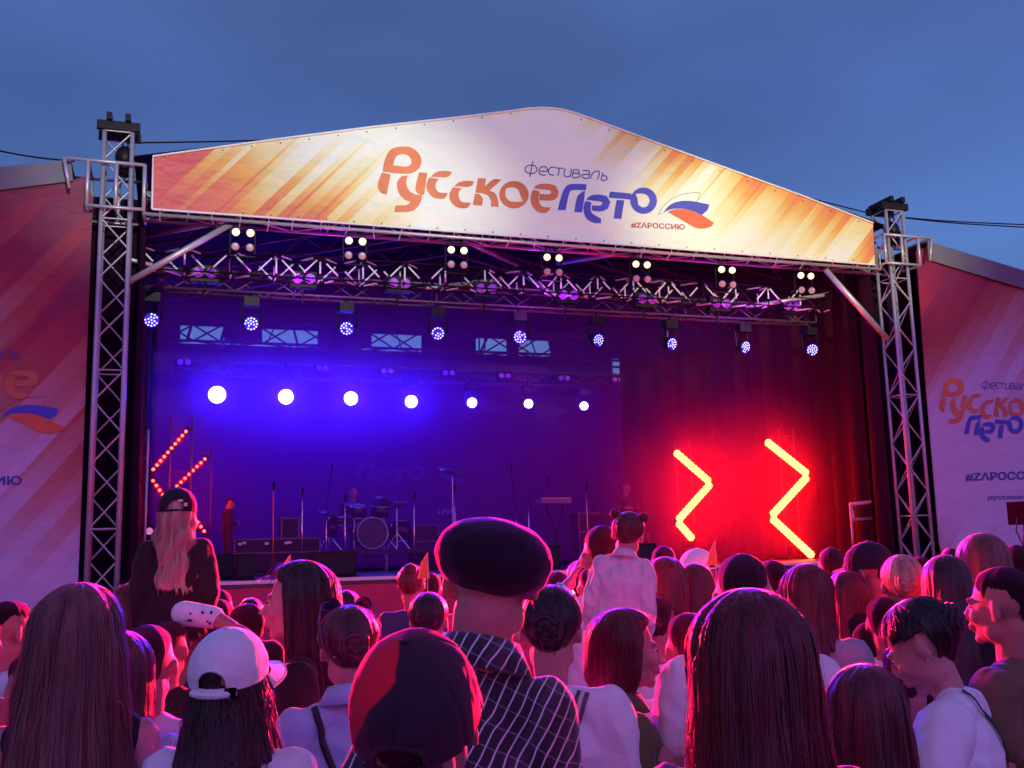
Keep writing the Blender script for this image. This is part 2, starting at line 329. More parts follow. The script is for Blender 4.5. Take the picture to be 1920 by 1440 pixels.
# ------------------------------------------------------------------ printed banners
def print_mat(name, A, B, top=None, dark=1.0, sw=2.2, k=.9, pal=None):
    m = bpy.data.materials.new(name); m.use_nodes = True; t = m.node_tree; b = t.nodes['Principled BSDF']; b.inputs['Roughness'].default_value = .55
    def nn(ty, **kw):
        n = t.nodes.new(ty)
        for a, v in kw.items(): setattr(n, a, v)
        return n
    def mth(op, a, c, d=None):
        n = nn('ShaderNodeMath', operation=op)
        for i, v in enumerate((a, c, d)):
            if v is None: continue
            if isinstance(v, (int, float)): n.inputs[i].default_value = v
            else: t.links.new(v, n.inputs[i])
        return n.outputs[0]
    tcn = nn('ShaderNodeTexCoord'); s = nn('ShaderNodeSeparateXYZ'); t.links.new(tcn.outputs['Object'], s.inputs[0]); X, Z = s.outputs['X'], s.outputs['Z']
    v = mth('SUBTRACT', X, mth('MULTIPLY', Z, k))
    def wn(sc_, off):
        f = mth('FLOOR', mth('ADD', mth('MULTIPLY', v, sc_), off), 0); n = nn('ShaderNodeTexWhiteNoise', noise_dimensions='1D'); t.links.new(f, n.inputs['W']); return n.outputs['Value']
    off = mth('ADD', mth('MULTIPLY', wn(sw, .3), 1.3), mth('MULTIPLY', wn(sw*2.7, 7.1), .9))
    def lin(c): return mth('ADD', mth('ADD', mth('MULTIPLY', X, c[0]), mth('MULTIPLY', Z, c[1])), mth('ADD', mth('MULTIPLY', off, c[3]), c[2]))
    val = mth('MAXIMUM', lin(A), lin(B))
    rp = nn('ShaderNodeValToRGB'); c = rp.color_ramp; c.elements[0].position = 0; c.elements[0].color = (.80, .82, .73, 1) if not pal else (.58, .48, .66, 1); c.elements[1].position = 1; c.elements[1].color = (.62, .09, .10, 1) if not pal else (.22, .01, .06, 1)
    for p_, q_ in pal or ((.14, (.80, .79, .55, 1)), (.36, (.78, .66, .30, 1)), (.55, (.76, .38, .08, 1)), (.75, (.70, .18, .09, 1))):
        e = c.elements.new(p_); e.color = q_
    t.links.new(val, rp.inputs[0]); t.links.new(rp.outputs[0], b.inputs['Base Color'])
    # cloth tension folds
    n = nn('ShaderNodeTexNoise'); n.inputs['Scale'].default_value = 1.3; n.inputs['Detail'].default_value = 3
    mp_ = nn('ShaderNodeMapping'); mp_.inputs['Scale'].default_value = (1, 1, 2.2); mp_.inputs['Rotation'].default_value = (0, .5, 0); t.links.new(tcn.outputs['Object'], mp_.inputs[0]); t.links.new(mp_.outputs[0], n.inputs['Vector'])
    bp = nn('ShaderNodeBump'); bp.inputs['Strength'].default_value = .8; bp.inputs['Distance'].default_value = .14 if not pal else .05; t.links.new(n.outputs[0], bp.inputs['Height']); t.links.new(bp.outputs[0], b.inputs['Normal'])
    return m
def smooth_outline(pts, sub=4):
    n = len(pts); out = []
    P = [Vector(p) for p in pts]
    def corner(i):
        a = (P[i]-P[i-1]); b = (P[(i+1) % n]-P[i]); return a.angle(b, 0) > R(48)
    for i in range(n):
        p0, p1, p2, p3 = P[i-1], P[i], P[(i+1) % n], P[(i+2) % n]
        m1 = Vector((0, 0)) if False else (p2-p0)*.5; m2 = (p3-p1)*.5
        if corner(i): m1 = (p2-p1)
        if corner((i+1) % n): m2 = (p2-p1)
        for s in range(sub):
            t = s/sub; out.append((2*t**3-3*t*t+1)*p1+(t**3-2*t*t+t)*m1+(-2*t**3+3*t*t)*p2+(t**3-t*t)*m2)
    return out
def fill2d(outlines, smooth=True):
    cu = bpy.data.curves.new('tmp', 'CURVE'); cu.dimensions = '2D'; cu.fill_mode = 'BOTH'
    for o in outlines:
        pts = smooth_outline(o) if smooth else [Vector(p) for p in o]
        sp = cu.splines.new('POLY'); sp.points.add(len(pts)-1); sp.use_cyclic_u = True
        for i, p in enumerate(pts): sp.points[i].co = (p.x, p.y, 0, 1)
    ob = bpy.data.objects.new('tmp', cu); col.objects.link(ob); dg = bpy.context.evaluated_depsgraph_get()
    me = bpy.data.meshes.new_from_object(ob.evaluated_get(dg)); V = [v.co.xy.copy() for v in me.vertices]; F = [tuple(p.vertices) for p in me.polygons]
    bpy.data.objects.remove(ob); bpy.data.meshes.remove(me); return V, F
def ribbon2d(pts, w):
    P = [Vector(p) for p in pts]; V = []; F = []
    for i, p in enumerate(P):
        t = (P[min(i+1, len(P)-1)]-P[max(i-1, 0)]).normalized(); nrm = Vector((-t.y, t.x))*(w/2); V += [p+nrm, p-nrm]
    for i in range(len(P)-1): F.append((2*i, 2*i+1, 2*i+3, 2*i+2))
    return V, F
def open_smooth(pts, sub=5):
    P = [Vector(p) for p in pts]; out = []
    for i in range(len(P)-1):
        p0, p1, p2, p3 = P[max(i-1, 0)], P[i], P[i+1], P[min(i+2, len(P)-1)]
        for s in range(sub):
            t = s/sub; m1 = (p2-p0)*.5; m2 = (p3-p1)*.5; out.append((2*t**3-3*t*t+1)*p1+(t**3-2*t*t+t)*m1+(-2*t**3+3*t*t)*p2+(t**3-t*t)*m2)
    return out+[P[-1]]
def text2d(s, bold=.02):
    cu = bpy.data.curves.new('tmp', 'FONT'); cu.body = s; cu.offset = bold; cu.size = 1; cu.fill_mode = 'FRONT'
    ob = bpy.data.objects.new('tmp', cu); col.objects.link(ob); dg = bpy.context.evaluated_depsgraph_get()
    me = bpy.data.meshes.new_from_object(ob.evaluated_get(dg)); V = [v.co.xy.copy() for v in me.vertices]; F = [tuple(p.vertices) for p in me.polygons]
    bpy.data.objects.remove(ob); bpy.data.meshes.remove(me)
    x0 = min(v.x for v in V); x1 = max(v.x for v in V); y0 = min(v.y for v in V); y1 = max(v.y for v in V)
    return [Vector(((v.x-x0)/(x1-x0), (y1-v.y)/(y1-y0))) for v in V], F      # unit box, y down
# artwork drawn in the units of one sheet: A = left half (x), B = right half (x + 1920)
def B_(pts): return [(x+1920, y) for x, y in pts]
RUS = [  # Русское
 [[(950, 488), (958, 430), (975, 375), (1010, 322), (1080, 299), (1160, 305), (1220, 350), (1241, 410), (1218, 468), (1165, 499), (1100, 502)], [(1030, 440), (1043, 388), (1075, 359), (1130, 361), (1163, 392), (1165, 428), (1130, 448)]],
 [[(945, 494), (1010, 508), (980, 660), (945, 650), (920, 622), (914, 582), (928, 530)]],
 [[(1090, 522), (1136, 518), (1127, 570), (1145, 625), (1190, 655), (1246, 665), (1236, 715), (1200, 765), (1150, 788), (1038, 792), (1045, 742), (1120, 738), (1150, 727), (1156, 712), (1118, 698), (1080, 660), (1060, 615), (1060, 562)]],
 [[(1222, 492), (1284, 497), (1262, 658), (1235, 665), (1205, 642), (1197, 600)]],
 [[(1312, 525), (1345, 494), (1400, 481), (1470, 487), (1450, 520), (1410, 530)]],
 [[(1298, 532), (1372, 542), (1349, 575), (1350, 615), (1375, 642), (1440, 648), (1420, 682), (1385, 692), (1330, 680), (1290, 640), (1277, 590)]],
 [[(1485, 597), (1520, 568), (1570, 556), (1638, 560), (1618, 592), (1580, 602)]],
 [[(1477, 604), (1545, 613), (1520, 645), (1525, 690), (1550, 715), (1612, 720), (1590, 755), (1555, 763), (1500, 750), (1460, 710), (1450, 655)]],
 [[(1665, 535), (1727, 540), (1715, 597), (1782, 545), (1842, 548), (1752, 628), (1795, 652), (1815, 700), (1820, 752), (1760, 748), (1762, 705), (1740, 668), (1700, 650), (1645, 645)]],
 [[(1643, 652), (1675, 655), (1700, 690), (1696, 742), (1625, 737)]],
 [[(15+1920+110*math.cos(a), 660+103*math.sin(a)) for a in [2*math.pi*k/20 for k in range(20)]], B_([(-45, 612), (5, 604), (45, 622), (62, 665), (84, 713), (0, 712), (-38, 690), (-50, 655)])],
 [B_([(163, 613), (190, 586), (260, 577), (325, 590), (352, 640), (335, 685), (295, 703), (205, 702), (205, 655), (275, 657), (296, 642), (275, 625)])],
 [B_([(158, 622), (208, 635), (200, 680), (210, 730), (240, 752), (293, 755), (270, 788), (230, 797), (180, 780), (145, 730), (140, 670)])]]
LET = [  # Лето
 [B_([(343, 775), (365, 685), (395, 612), (440, 581), (560, 582), (553, 627), (455, 626), (428, 655), (402, 775)])],
 [B_([(484, 690), (510, 650), (548, 630), (540, 700), (525, 792), (467, 790)])],
 [B_([(555, 698), (590, 667), (650, 660), (710, 670), (738, 715), (720, 765), (670, 785), (598, 780), (600, 741), (660, 742), (677, 728), (662, 712)])],
 [B_([(551, 706), (595, 718), (590, 770), (602, 800), (640, 825), (666, 838), (668, 872), (620, 872), (570, 850), (540, 800), (537, 745)])],
 [B_([(735, 637), (895, 652), (890, 697), (725, 682)])],
 [B_([(785, 699), (842, 703), (820, 842), (763, 838), (773, 760)])],
 [[(987+1920+100*math.cos(a), 705+98*math.sin(a)) for a in [2*math.pi*k/20 for k in range(20)]], B_([(925, 653), (985, 652), (1020, 672), (1035, 707), (1015, 745), (980, 755), (947, 735), (940, 690)])]]
LEAFB = [[B_([(1140, 790), (1175, 745), (1240, 712), (1340, 707), (1480, 733), (1466, 775), (1425, 812), (1370, 788), (1290, 765), (1200, 768)])]]
LEAFR = [[B_([(1165, 787), (1220, 770), (1300, 767), (1370, 790), (1430, 816), (1515, 872), (1490, 900), (1430, 915), (1370, 905), (1290, 860)])]]
LEAFL = [B_([(1095, 810), (1135, 750), (1210, 685), (1290, 655), (1405, 645), (1402, 680), (1385, 716)]), B_([(1095, 810), (1150, 788), (1175, 768)])]
FES = [B_(p) for p in ([(143+45*math.cos(a), 470+32*math.sin(a)) for a in [2*math.pi*k/16 for k in range(17)]], [(157, 408), (133, 527)],
 [(212, 484), (264, 484), (260, 460), (240, 449), (213, 458), (203, 485), (215, 510), (254, 512)], [(324, 455), (292, 455), (273, 480), (283, 508), (314, 513)],
 [(325, 459), (384, 463)], [(355, 462), (345, 520)], [(397, 463), (389, 505), (403, 525), (435, 523)], [(447, 465), (436, 528)],
 [(463, 473), (455, 528), (500, 528), (510, 512), (495, 500), (460, 500)], [(463, 473), (495, 475), (503, 488), (495, 500)],
 [(530, 480), (570, 480), (583, 495), (575, 537)], [(578, 508), (538, 508), (525, 520), (538, 536), (575, 537)], [(588, 541), (603, 502), (622, 487), (656, 490), (641, 547)],
 [(684, 493), (670, 549), (700, 551), (713, 534), (700, 519), (676, 519)])]
inkR = mat('orange_red_ink', (.62, .17, .06), .5, noise_amt=.28, nscale=1.1)
inkB = mat('blue_ink', (.06, .07, .50), .5, noise_amt=.12, nscale=2)
inkN = mat('navy_ink', (.05, .07, .30), .5); inkC = mat('crimson_ink', (.45, .03, .08), .5); inkL = mat('leaf_red_ink', (.72, .13, .05), .5, noise_amt=.15, nscale=1.5); inkG = mat('thin_line_ink', (.10, .12, .2), .5)
def decal(parts, fn, name, m, parent, dz=0):
    mb = MB()
    for V, F in parts:
        V3 = [fn(v.x, v.y)+Vector((0, -dz, 0)) for v in V]
        FF = []
        for f in F:
            nrm = (V3[f[1]]-V3[f[0]]).cross(V3[f[2]]-V3[f[0]]); FF.append(tuple(reversed(f)) if nrm.y > 0 else f)
        mb.add(V3, FF)
    return mb.build(name, m, parent)
def logo(parent, M1, M2, M3, M4, M5, Y):
    """M*: (ox, oy, sx, sy, shear, px0, py0, scale) mapping sheet units to the banner face"""
    def mk(M):
        def f(x, y):
            x0, y0, sx_, sy_, sh, tx, ty = M
            return atY(tx+(x-x0)*sx_, ty+(y-y0)*sy_+sh*(x-x0), Y)
        return f
    decal([fill2d(g_) for g_ in RUS], mk(M1), 'lettering', inkR, parent)
    decal([fill2d(g_) for g_ in LET], mk(M2), 'lettering', inkB, parent, .002)
    decal([ribbon2d(open_smooth(p), 8.5) for p in FES], mk(M3), 'lettering', inkN, parent)
    decal([fill2d(g_) for g_ in LEAFB], mk(M4), 'emblem', inkB, parent)
    decal([fill2d(g_) for g_ in LEAFR], mk(M4), 'emblem', inkL, parent, .002)
    decal([ribbon2d(open_smooth(p), 3.2) for p in LEAFL], mk(M4), 'emblem', inkG, parent)
    if M5:
        for s, (x0, y0, x1, y1, hh), mm, bold in M5:
            V, F = text2d(s, bold); decal([(V, F)], lambda u, v: atY(x0+(x1-x0)*u, y0+(y1-y0)*u+hh*v, Y), 'lettering', mm, parent)
# gable banner (px -> plane y = -.10)
YB = -.10
out = [(285, 391), (500, 406.5), (700, 421.5), (960, 441.5), (1200, 460), (1450, 480), (1641, 495.5), (1637, 418), (1500, 366), (1350, 312), (1200, 257), (1110, 223), (1075, 210), (1050, 203), (1022, 200.5), (990, 202.5), (960, 208), (850, 222), (700, 239), (500, 264.5), (287, 293)]
P3 = [atY(x, y, YB) for x, y in out]
ban = thing('gable_banner', 'brightly lit peaked festival banner with orange stripes across the roof front', 'banner', (6, YB, 7))
mb = MB().extrude([p+Vector((0, .004, 0)) for p in P3], (0, .02, 0)); mb.build('printed_face', print_mat('gable_print', (-.30, -.34, -1.14, .36), (.20, .50, -.98, .36)), ban)
hem = MB(); top3 = [atY(x, y, YB-.012) for x, y in out[6:]+[out[0]]]
hem.tube([p+Vector((0, 0, .012*math.sin(i*7))) for i, p in enumerate(top3[1:])], .016, 6); bot3 = [atY(x, y+1, YB-.012) for x, y in out[:7]]; hem.tube(bot3, .016, 6)
hem.build('hem', mat('white_hem', (.8, .8, .8), .6), ban)
for i in range(27):
    x = 300+i*50.5; a_ = atY(x, 391+(x-285)*.0771-4, YB-.02); MB().tube([a_, a_+Vector((.03*math.sin(i*2.1), .06, -.07)), a_+Vector((.02*math.sin(i*3.3), .20, -.14-.03*math.sin(i*5)))], .006, 5).build('lacing_tie', MATS['white_hem'], ban)
ey = MB()
for i in range(26):
    x = 300+i*52; ey.sph(atY(x, 391+(x-285)*.0771-5, YB), .014, 6, 4)
for i in range(13):
    x = 310+i*54; ey.sph(atY(x, 293-(x-287)*.1263+5, YB), .014, 6, 4)
for i in range(11):
    x = 1090+i*52; ey.sph(atY(x, 213+(x-1075)*.366+6, YB), .014, 6, 4)
ey.build('eyelet', mat('eyelet_dark', (.25, .25, .25), .4, .5), ban)
def Mz(x0, y0, sx_, sy_, sh, zx, zy, ox, oy): return (x0, y0, sx_/4, sy_/4, sh/4, ox+zx/4, oy+zy/4)
m_main = (0, 0, .25, .25, 0, 480, 200)
hz = (960+893/4, 200+862/4)
logo(ban, m_main, m_main, m_main, m_main, [('#ZАРОССИЮ', (960+893/4, 200+864/4, 960+1297/4, 200+882/4, 11.2), inkC, .022)], YB)
# wing banners
YW = .05
def wing(pts, roof, label, A, B, thick=.02, name='wing_banner', gl=''):
    P = [atY(x, y, YW) for x, y in pts]
    b = thing(name, label, 'banner', (sum(p.x for p in P)/len(P), YW, 4))
    MB().extrude([p+Vector((0, .004, 0)) for p in P], (0, .02, 0)).build('printed_face', print_mat('wing_print_'+gl, A, B, sw=1.3, k=.8, pal=((.16, (.55, .40, .55, 1)), (.38, (.50, .22, .22, 1)), (.6, (.42, .075, .06, 1)), (.8, (.36, .015, .05, 1)), (.9, (.28, .006, .05, 1)))), b)  # wing print colours are darkened and violet to hold the dusk light
    Q = [atY(x, y, YW-.05) for x, y in roof]; rt = thing('wing_roof', 'grey tarpaulin roof edge above the %s wing banner' % gl, 'tarpaulin', (Q[0].x, 1, Q[0].z))
    k = len(Q)//2
    MB().extrude(Q, (0, .03, 0)).build('valance', tarp, rt)
    top = Q[:k]; mbx = MB(); vs = [q for q in top]+[q+Vector((0, 5, 0)) for q in top]; mbx.add(vs, [(i, i+1, k+i+1, k+i) for i in range(k-1)]); mbx.build('roof_skin', tarp, rt)
    return b
zb = -2000
bl = [(-420, 400), (-100, 366), (0, 354), (135, 338), (160, 330), (174, 372), (150, 1000), (141, 1205), (-420, 1240)]
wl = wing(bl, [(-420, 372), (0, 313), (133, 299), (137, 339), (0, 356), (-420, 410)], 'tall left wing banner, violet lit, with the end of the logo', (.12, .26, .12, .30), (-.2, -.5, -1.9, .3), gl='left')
br = [(1718, 470), (1742, 462), (1920, 537), (2100, 620), (2500, 790), (2500, 1180), (1788, 1150), (1762, 1020), (1735, 700)]
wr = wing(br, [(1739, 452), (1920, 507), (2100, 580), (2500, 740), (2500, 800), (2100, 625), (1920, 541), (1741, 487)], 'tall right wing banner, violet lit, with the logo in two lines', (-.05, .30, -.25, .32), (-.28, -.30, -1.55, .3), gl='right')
# left: x' = ax + (x-x0)*s in sheet units of the zoomed crops
logo(wl, Mz(1920+140, 577, 1.2, .98, 0, 35, 535, 0, 560), Mz(1920+738, 660, 1.2, 1.0, 0, -500, 800, 0, 560), Mz(1920+715, 550, 1.2, 1.0, 0, 155, 455, 0, 560),
     Mz(1920+1140, 707, 1.24, 1.03, 0, 20, 798, 0, 560), [('#ZАРОССИЮ', (-155, 894, 41, 892, 19), inkN, .03)], YW-.004)
logo(wr, Mz(915, 298, .568, .70, -.035, 1285, 440, 1440, 600), Mz(1920+343, 580, .60, .70, -.035, 1470, 720, 1440, 600), Mz(1920+98, 470, .60, .72, -.035, 1605, 488, 1440, 600),
     Mz(1920+1140, 707, .62, .72, 0, 2080, 760, 1440, 600), [('#ZАРОССИЮ', (1440+1480/4, 600+1145/4, 1440+2090/4, 600+1130/4, 17), inkN, .03), ('русскоелето.рф', (1440+1650/4, 600+1312/4, 1440+2130/4, 600+1306/4, 11), inkN, .02)], YW-.004)
# backdrop print, faint
decal([fill2d(g_) for g_ in LET], lambda x, y: atY(665+(x-1920-343)*.18, 870+(y-580)*.135, 8.02), 'lettering', mat('backdrop_ink', (.04, .035, .12), .8), bd, .004)
decal([fill2d(g_) for g_ in LEAFB+LEAFR], lambda x, y: atY(818+(x-1920-1140)*.15, 880+(y-707)*.135, 8.02), 'emblem', MATS['backdrop_ink'], bd, .004)
decal([text2d('LIVE', .02)], lambda u, v: atY(821+32*u, 955+9*v, 8.02), 'lettering', mat('backdrop_pale', (.30, .27, .34), .8), bd, .004)
# ------------------------------------------------------------------ stage lamps
BLUE = (.02, .01, 1.0)
led_hot = mat('led_white_blue', (.5, .5, 1), .3, emit=(.50, .46, 1), es=2.6)
led_mid = mat('led_blue_white', (.4, .4, 1), .3, emit=(.50, .46, 1), es=2.2)
led_glare = mat('led_glare', (.5, .5, 1), .3, emit=(.75, .74, 1), es=9)
led_full = mat('led_lens_full', (.5, .5, 1), .3, emit=(.85, .85, 1), es=14)
lens_blue = mat('lens_blue', (.02, .02, .3), .25, emit=(.03, .02, 1), es=.55)
lens_wh = mat('lit_halogen', (1, .95, .6), .3, emit=(1, .84, .34), es=1.25)
lens_wc = mat('lit_halogen_core', (1, .95, .6), .3, emit=(1, 1, .62), es=1.7)
lens_dim = mat('unlit_lens', (.62, .42, .50), .25, .3)
lens_vio = mat('violet_lens', (.30, .08, .62), .25, .2, emit=(.22, .03, .45), es=.35)
def moving_head(p, aim, full, label, grp, bright, rad=.13):
    """LED wash lamp hanging from a truss: clamp, yoke, barrel, lens, LED cells"""
    t = thing('wash_lamp', label, 'stage light', p, grp)
    d = (Vector(aim)-p).normalized(); sd = d.cross(Vector((0, 0, 1))).normalized(); u = sd.cross(d)
    k = rad/.13
    MB().box(p+Vector((0, .05, .40*k)), (.26*k, .24*k, .16*k)).tube([p+Vector((0, .05, .46*k)), p+Vector((0, .05, .60*k))], .02, 8).build('base_unit', blackm, t)
    y = MB(); c = p-d*.08
    y.tube([c+sd*.17*k, c+sd*.17*k+Vector((0, .03, .32*k)), c-sd*.17*k+Vector((0, .03, .32*k)), c-sd*.17*k], .022*k, 6); y.build('yoke', blackm, t)
    MB().lathe(p-d*.24*k, d, [(.05*k, 0), (.11*k, .03*k), (.135*k, .14*k), (.14*k, .22*k), (.128*k, .238*k)], 18).build('barrel', blackp, t, True)
    if full:
        MB().lathe(p+d*.0, d, [(.001, .012), (.10*k, .008), (.125*k, 0)], 18).build('lens', led_full, t)
    else:
        MB().lathe(p+d*.0, d, [(.001, .004), (.125*k, 0)], 18).build('lens', lens_blue, t)
        mb = MB(); pts = [(0, 0)]+[(.052*math.cos(a*2*math.pi/6+.3), .052*math.sin(a*2*math.pi/6+.3)) for a in range(6)]+[(.100*math.cos(a*2*math.pi/12), .100*math.sin(a*2*math.pi/12)) for a in range(12)]
        random.seed(int(p.x*100)); r_ = .0165 if bright < 2 else .0195
        for a, b in pts:
            if random.random() < .12 and bright < 2: continue
            mb.lathe(p+d*.006+(sd*a+u*b)*k, d, [(.001, .008), (r_*.7*k, .006), (r_*k, 0)], 8)
        mb.build('led_cell', led_glare if bright >= 2 else led_hot if bright >= 1.5 else led_mid, t)
    return d
front9 = [(284, 600), (471, 607), (650, 616), (821, 625), (975, 632), (1122, 638), (1260, 645), (1398, 651), (1523, 656)]
ordn = ['first', 'second', 'third', 'fourth', 'fifth', 'sixth', 'seventh', 'eighth', 'ninth']
for i, (x, y) in enumerate(front9):
    p = atY(x, y, 1.25); aim = CAM+Vector((0, 2, 0)) if i < 5 else Vector((p.x+2.5, -8, 2.5)) if i < 8 else Vector((p.x-2, -8, 2))
    d = moving_head(p, aim, False, 'dotted blue LED lamp under the violet truss, %s of nine from left' % ordn[i], 'blue lamps hanging under the violet truss', 1.6 if i > 5 else 1, .112)
    lamp('SPOT', 'wash_beam', p+d*.10, 14, BLUE, .015, p+d*5, 70, .8)
back7 = [(407, 740), (536, 744), (658, 747), (771, 753), (885, 755), (991, 757), (1095, 761)]
for i, (x, y) in enumerate(back7):
    p = atY(x, y, 6.7); d = moving_head(p, CAM+Vector((0, 0, 1.0)), i < 4, '%s lamp before the backdrop, %s of seven from the left' % ('glaring white' if i < 4 else 'small cell', ordn[i]), 'glaring lamps before the backdrop', 2, (.175, .155, .145, .135, .12, .11, .105)[i])
    lamp('POINT', 'wash_glow', p+d*.25, (900, 800, 720, 560, 150, 100, 70)[i]*.30, BLUE, .05)
    lamp('SPOT', 'wash_beam', p+d*.2, (900, 700, 650, 520, 130, 90, 60)[i]*.25, (.03, .01, 1), .05, CAM+Vector((0, 0, .5)), 45, 1)
for x_, e_ in ((2, 32), (6, 32), (10, 32)): lamp('POINT', 'added_truss_fill', (x_, .55, 5.55), e_, (.55, .05, 1), .15)  # unseen violet lamps added to tint the lamp truss
for x_, e_, q_ in ((3.5, 240, (.55, .0, .8)), (7.2, 300, (.8, 0, .45)), (10, 260, (1, 0, .35))): lamp('SPOT', 'added_backdrop_fill', (x_, 5.0, 5.4), e_*(.16 if x_ < 8 else .6), q_, .2, (x_, 8, 2.6), 120, 1)  # spots without fixtures, added to put violet and red on the backdrop
for x_ in (1.4, 5.8, 10.0): lamp('SPOT', 'added_blue_throw', (x_, .02, 5.3), 5200, (.07, .015, 1), .12, (x_*.6+2, -12, 1.2), 80, .7)  # unseen spots added to carry blue light into the crowd
# four-eyed blinders on the front truss
bl7 = [(456, 436), (667, 452), (858, 469), (1037, 483), (1203, 496), (1363, 506), (1511, 517)]
for i, (x, y) in enumerate(bl7):
    p = atY(x, y, .0); b2 = atY(x-3, y+27, .0)
    t = thing('blinder', 'four eyed lamp with two glowing lenses, %s of seven from the left' % ordn[i], 'stage light', p, 'blinders hanging under the banner')
    z1, z0 = p.z, b2.z; X = p.x
    f = MB()
    for sx_ in (-.17, .17): f.box((X+sx_, .1, (z0+z1)/2), (.012, .05, .36))
    f.box((X, .1, z1+.14), (.34, .04, .012)).box((X, .1, z0-.11), (.34, .04, .012)).tube([(X-.08, .1, z1+.14), (X-.08, .12, 6.46)], .014, 6).tube([(X+.08, .1, z1+.14), (X+.08, .12, 6.46)], .014, 6)
    f.build('frame', blackm, t)
    for k, (sx_, zz) in enumerate(((-.10, z1), (.10, z1), (-.105, z0), (.095, z0))):
        c = Vector((X+sx_, .0, zz)); d = (CAM-c).normalized()
        h = MB().lathe(c-d*-.02, -d, [(.062, 0), (.064, .03), (.045, .12), (.02, .15)], 16).build('lamp_pot', blackp, t, True)
        MB().lathe(c+d*.025, d, [(.001, .006), (.04, .003), (.056, -.006)], 16).build('lens', lens_wh if k < 2 else lens_dim, h)
        if k < 2: MB().lathe(c+d*.033, d, [(.001, .004), (.032, 0)], 12).build('filament_glow', lens_wc, h)
# pairs of violet lamps on the violet truss, lenses given a faint glow
pr = [(384, 511), (570, 522), (749, 531), (913, 541), (1066, 553), (1214, 561), (1353, 569), (1486, 573)]
ordn8 = ordn
for i, (x, y) in enumerate(pr):
    p = atY(x, y, 1.0); t = thing('twin_lamp', 'pair of violet lenses on the violet truss, %s of eight from left' % ordn[i], 'stage light', p, 'twin lamps on the violet truss')
    MB().box(p+Vector((0, .12, 0)), (.40, .16, .25)).tube([p+Vector((0, .12, -.1)), p+Vector((0, .2, -.35))], .015, 6).build('housing', blackm, t)
    for s in (-.095, .095):
        c = p+Vector((s, .0, 0)); d = (CAM-c).normalized(); MB().lathe(c+d*.03, d, [(.001, .004), (.078, 0), (.08, -.03)], 16).build('lens', lens_vio, t)
for i, (x, y) in enumerate([(345, 680), (604, 691), (725, 696), (840, 700), (945, 705), (1056, 710), (1156, 713)]):
    p = atY(x, y, 6.95); t = thing('small_twin_lamp', 'tiny dark twin lamp above the glaring blue lamps, %s of seven from the left' % ordn[i], 'stage light', p, 'tiny twin lamps on the rear truss')
    MB().box(p, (.34, .14, .18)).tube([p, p+Vector((0, .1, .2))], .012, 5).build('housing', blackm, t)
    for s in (-.075, .075): MB().lathe(p+Vector((s, -.075, 0)), (0, -1, 0), [(.06, 0), (.055, .012), (.001, .015)], 12).build('lens', lens_vio, t)
# LED zigzag battens
led_red = mat('led_red', (1, .1, .05), .3, emit=(1, .07, .08), es=6.5)
led_fire = mat('led_red_hot', (1, .4, .1), .3, emit=(1, .032, .008), es=58)
def zig(segs, Y, bright, label, pw, thr=13000):
    A = atY(*segs[0][0], Y); t = thing('led_zigzag', label, 'LED light', (A.x, Y, FZ), 'red zigzag light battens')
    for (a, b) in segs:
        p, q = atY(*a, Y), atY(*b, Y); d = (q-p).normalized()
        sdv = d.cross(Vector((0, 1, 0))).normalized()
        bar = MB().box((p+q)/2+Vector((0, .05, 0)), ((q-p).length+.06, .07, .085), Quaternion(Vector((1, 0, 0)).rotation_difference(d)).to_matrix()); hb_ = bar.build('batten', blackm, t)
        n = max(4, int(round((q-p).length/.085))); mb = MB()
        for i in range(n): mb.sph(p+(q-p)*((i+.5)/n)+Vector((0, .005, 0)),   .024 if bright < 1 else .074, 8, 6)  # bright battens get swollen cells that hold the bloom in their shape
        mb.build('led_cell', led_fire if bright >= 1 else led_red, hb_)
        kk = 2
        for i in range(kk): c_ = p+(q-p)*((i+.5)/kk)+Vector((0, -.10, 0)); lamp('POINT', 'zigzag_glow', c_, pw*.22 if bright >= 1 else pw*.7, (1, .002, .004), .06)
    m_ = atY(*segs[1][0], .02); lamp('SPOT', 'added_red_throw', m_, thr, (1, .012, .05), .12, m_+Vector((-.3 if A.x > 4 else .5, -1, -.06)), 100, .6)  # unseen spot added in front of the batten to redden the crowd
    return t
zig([((352, 805), (284, 884)), ((284, 897), (345, 985))], 1.8, .5, 'dotted red zigzag of LED cells at far left, behind the capped child', 14)
zig([((388, 857), (328, 915)), ((330, 925), (386, 1000))], 2.6, .5, 'dotted red zigzag of LED cells right of the capped child', 14)
zig([((1267, 848), (1330, 903)), ((1332, 908), (1272, 975)), ((1272, 980), (1298, 1010))], 2.7, 1, 'blazing yellow red zigzag at the right of the drum riser', 75, 60000)
zig([((1438, 828), (1513, 888)), ((1513, 895), (1448, 966)), ((1448, 972), (1523, 1042))], 1.8, 1.5, 'blazing yellow red zigzag nearest the right tower', 75, 60000)
def stand_for(x, Y, ztop, label):
    b = atY(x, 1000, Y); t = thing('light_stand', label, 'stand', (b.x, Y+.15, FZ)); q = Vector((b.x, Y+.15, FZ))
    for s in (-.16, .16): MB().tube([q+Vector((s, 0, 0)), q+Vector((s, 0, ztop-FZ))], .015, 8).build('pole', alud, t, True)
    for i in range(4):
        z = .25+i*(ztop-FZ-.4)/3; MB().tube([q+Vector((-.16, 0, z)), q+Vector((.16, 0, z))], .008, 5).build('rung', alud, t)
    MB().box(q+Vector((0, 0, .02)), (.6, .5, .04)).build('base_plate', blackm, t); return t
stand_for(335, 2.0, 3.9, 'twin pole stand behind the dotted zigzag at far left'); stand_for(375, 2.9, 3.6, 'twin pole stand behind the second dotted zigzag')
